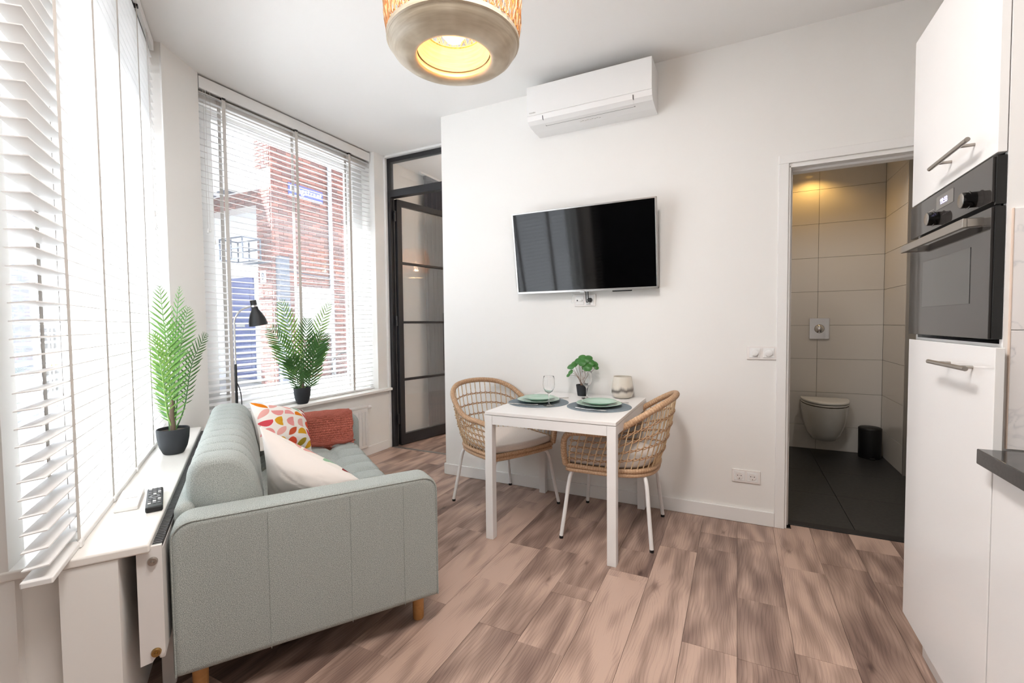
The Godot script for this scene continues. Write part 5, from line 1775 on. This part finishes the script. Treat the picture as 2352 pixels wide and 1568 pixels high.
# ---------------------------------------------------------------- toilet and bedroom
func bathroom() -> void:
	var o := thing("toilet", "wall-hung white toilet with closed lid in the tiled room", "toilet", Vector3(0.735, 0, -5.229))
	# plan outline narrows downwards; z is the distance from the wall
	var outline := func(hw: float, len: float) -> PackedVector3Array:
		var r := PackedVector3Array()
		for k in 41:
			var a := PI * k / 40.0
			r.append(Vector3(cos(a) * hw * (1.0 - 0.04 * sin(a)), 0, 0.09 + pow(sin(a), 0.75) * (len - 0.09)))
		return r
	var b := mb()
	var rows := []
	for q in [[0.130, 0.05, 0.17], [0.140, 0.10, 0.26], [0.20, 0.135, 0.33], [0.30, 0.163, 0.40], [0.40, 0.178, 0.445], [0.475, 0.183, 0.46]]:
		var r := PackedVector3Array()
		r.append(Vector3(q[1] * 0.98, q[0], 0.0))
		for p in outline.call(q[1], q[2]): r.append(Vector3(p.x, q[0], p.z))
		r.append(Vector3(-q[1] * 0.98, q[0], 0.0))
		rows.append(r)
	b.grid(rows, false, true, Vector3(0, 0.3, 0.15))
	obj("bowl", b, M.ceramic, o)
	for q in [["seat", 0.480, 0.498, 0.186, 0.466], ["lid", 0.501, 0.524, 0.188, 0.47]]:
		var poly := PackedVector2Array()
		for p in outline.call(q[3], q[4]): poly.append(Vector2(p.x, p.z))
		b = mb()
		rows = []
		for w in [[0.0, q[1]], [0.96, q[1]], [1.0, q[1] + 0.004], [1.0, q[2] - 0.008], [0.97, q[2] - 0.001], [0.6, q[2]], [0.0, q[2]]]:
			var r := PackedVector3Array()
			for p in poly: r.append(Vector3(p.x * w[0], w[1], 0.23 + (p.y - 0.23) * w[0]))
			rows.append(r)
		b.grid(rows, false, true, Vector3(0, (q[1] + q[2]) / 2, 0.2))
		obj(q[0], b, M.ceramic, o)
	o = thing("flush_plate", "square chrome flush plate with round button on the tiles", "flush plate", Vector3(0.705, 1.164, -5.229))
	obj("plate", rb(-0.083, 0.083, -0.102, 0.102, 0, 0.014, 0.006, 2), M.chrome, o)
	b = mb()
	b.lathe([Vector2(0, 0.030), Vector2(0.02, 0.028), Vector2(0.036, 0.020), Vector2(0.042, 0.010), Vector2(0.042, 0.006)], 32, Vector3(0, 0, 0.006), Basis(Vector3.RIGHT, PI / 2))
	obj("button", b, M.chrome, o)
	o = thing("waste_bin", "black round pedal bin in the corner beside the toilet", "bin", Vector3(1.085, 0, -5.10))
	obj("body", lat([Vector2(0, 0), Vector2(0.082, 0), Vector2(0.085, 0.004), Vector2(0.086, 0.255), Vector2(0.0, 0.255)], 36), M.black, o)
	obj("lid", lat([Vector2(0, 0.256), Vector2(0.087, 0.256), Vector2(0.087, 0.268), Vector2(0.078, 0.276), Vector2(0, 0.278)], 36), M.black, o)
	obj("pedal", rb(-0.02, 0.02, 0.006, 0.014, 0.07, 0.11, 0.002, 1), M.black, o)
	var glow := mat(rgb8(255, 230, 170), 0.4)
	glow.emission_enabled = true; glow.emission = Color(1.0, 0.76, 0.36); glow.emission_energy_multiplier = 1.5
	for q in [["small lit ceiling spotlight by the back wall of the toilet", Vector3(0.622, 2.667, -5.07), 0.05, Color(1.0, 0.78, 0.42)], ["ceiling spotlight in the toilet nearer the door, hidden by the door head", Vector3(0.80, 2.667, -4.1), 0.20, Color(1.0, 0.95, 0.90)]]:
		o = thing("ceiling_spot", q[0], "spotlight", q[1], 0, "ceiling spots in the toilet")
		obj("spot_ring", lat([Vector2(0.030, 0), Vector2(0.044, 0), Vector2(0.044, -0.008), Vector2(0.030, -0.012), Vector2(0.030, 0)], 24), M.white_plastic, o)
		obj("spot_lens", lat([Vector2(0.029, -0.004), Vector2(0.02, -0.022), Vector2(0, -0.030)], 20), glow, o)
		var l := SpotLight3D.new()
		l.name = "toilet_spot_light"
		l.light_color = q[3]; l.light_energy = q[2]; l.spot_angle = 75; l.spot_angle_attenuation = 0.6; l.spot_range = 6.0; l.spot_attenuation = 2.0
		l.light_size = 0.02; l.shadow_enabled = true
		o.add_child(l, true)
		l.position = Vector3(0, -0.045, 0)
		l.rotation.x = -PI / 2

func bedroom() -> void:
	var o := thing("curtain", "long dark grey curtain seen through the glass door", "curtain", Vector3(-3.12, 0, -4.42))
	var rows := []
	for i in 12:
		var v := i / 11.0
		var r := PackedVector3Array()
		for k in 72:
			var u := k / 71.0
			var a := u * TAU * 6.5
			var amp := 0.034 * (1.0 - 0.35 * v)
			r.append(Vector3(amp * sin(a) + 0.012 * sin(u * 9.0 + v * 2.0), lerpf(0.02, 2.86, v), lerpf(-0.24, 0.24, u) * (1.0 + 0.06 * sin(v * 3.0)) + 0.008 * cos(a)))
		rows.append(r)
	var b := mb()
	b.grid(rows, false, false, Vector3(-5, 1, 0))
	obj("cloth", b, M.curtain, o)
	obj("heading_tape", bx(-0.02, 0.02, 2.85, 2.885, -0.24, 0.24), M.curtain, o)
	o = thing("curtain_rail", "white ceiling curtain rail above the grey curtain", "rail", Vector3(-3.12, 2.89, -5.2))
	obj("track", rb(-0.012, 0.012, 0, 0.024, -1.1, 1.1, 0.003, 1), M.white_plastic, o)

# flat ceiling lamp over the kitchen aisle, above the camera
func kitchen_lamp() -> void:
	var o := thing("ceiling_lamp", "flat white ceiling lamp over the aisle beside the tall cabinet", "lamp", Vector3(-0.45, CEIL, -0.75))
	obj("lamp_body", rb(-0.17, 0.17, -0.045, 0.0, -0.62, 0.62, 0.006, 1), M.white_plastic, o)
	var glow := mat(rgb8(250, 246, 240), 0.5)
	glow.emission_enabled = true; glow.emission = Color(1.0, 0.985, 0.975); glow.emission_energy_multiplier = 0.6
	obj("lamp_diffuser", rb(-0.15, 0.15, -0.050, -0.044, -0.60, 0.60, 0.002, 1), glow, o)
	var l := AreaLight3D.new()
	l.name = "ceiling_lamp_light"
	l.area_size = Vector2(0.30, 1.2)
	l.light_color = Color(1.0, 0.985, 0.975)
	l.light_energy = LAMP
	l.area_range = 9.0; l.area_attenuation = 2.0
	l.shadow_enabled = true
	o.add_child(l)
	l.position = Vector3(0, -0.053, 0)
	l.rotation.x = -PI / 2


# ---------------------------------------------------------------- build
func _ready() -> void:
	rng.seed = 7
	var cam := Camera3D.new()
	cam.name = "camera"
	cam.position = Vector3(0, 1.24, 0)
	cam.rotation_degrees = Vector3(-2.223, 26.24, -0.557)
	cam.fov = 73.52
	cam.near = 0.02; cam.far = 200
	add_child(cam)
	cam.current = true
	var env := Environment.new()
	env.background_mode = Environment.BG_SKY
	var sky := Sky.new()
	var sm := ProceduralSkyMaterial.new()
	sm.sky_top_color = Color(0.86, 0.91, 1.0)
	sm.sky_horizon_color = Color(0.97, 0.98, 1.0)
	sm.sky_curve = 0.2
	sm.ground_bottom_color = Color(0.5, 0.5, 0.5)
	sm.ground_horizon_color = Color(0.9, 0.9, 0.9)
	sm.energy_multiplier = 1.0
	sky.sky_material = sm
	env.sky = sky
	env.background_energy_multiplier = 1.0
	env.tonemap_mode = Environment.TONE_MAPPER_LINEAR
	env.tonemap_exposure = 2.75
	env.sdfgi_enabled = true; env.ssao_enabled = true; env.ssil_enabled = true
	var we := WorldEnvironment.new()
	we.environment = env
	add_child(we)
	var sun := DirectionalLight3D.new()
	sun.name = "sun"
	sun.light_color = Color(0.93, 0.965, 1.0)
	sun.light_energy = 6.0
	sun.light_angular_distance = 0.6
	sun.shadow_enabled = true
	add_child(sun)
	sun.look_at_from_position(Vector3(-0.30, 0.80, 0.50) * 30.0, Vector3.ZERO)
	materials()
	room()
	blinds()
	street()
	sofa()
	radiators()
	plants()
	sill_things()
	floor_lamp()
	dining_table()
	chairs()
	table_things()
	tv()
	switches()
	air_conditioner()
	pendant("bamboo pendant lamp glowing warm below the ceiling in front", Vector3(-0.785, 2.054, -1.210), 1.0, Color(1.0, 0.72, 0.38))
	pendant("second bamboo pendant lamp hanging in the bedroom behind the wall", Vector3(-1.2, 1.95, -4.95), 9.0, Color(1.0, 0.90, 0.78))
	kitchen()
	kitchen_lamp()
	bathroom()
	bedroom()
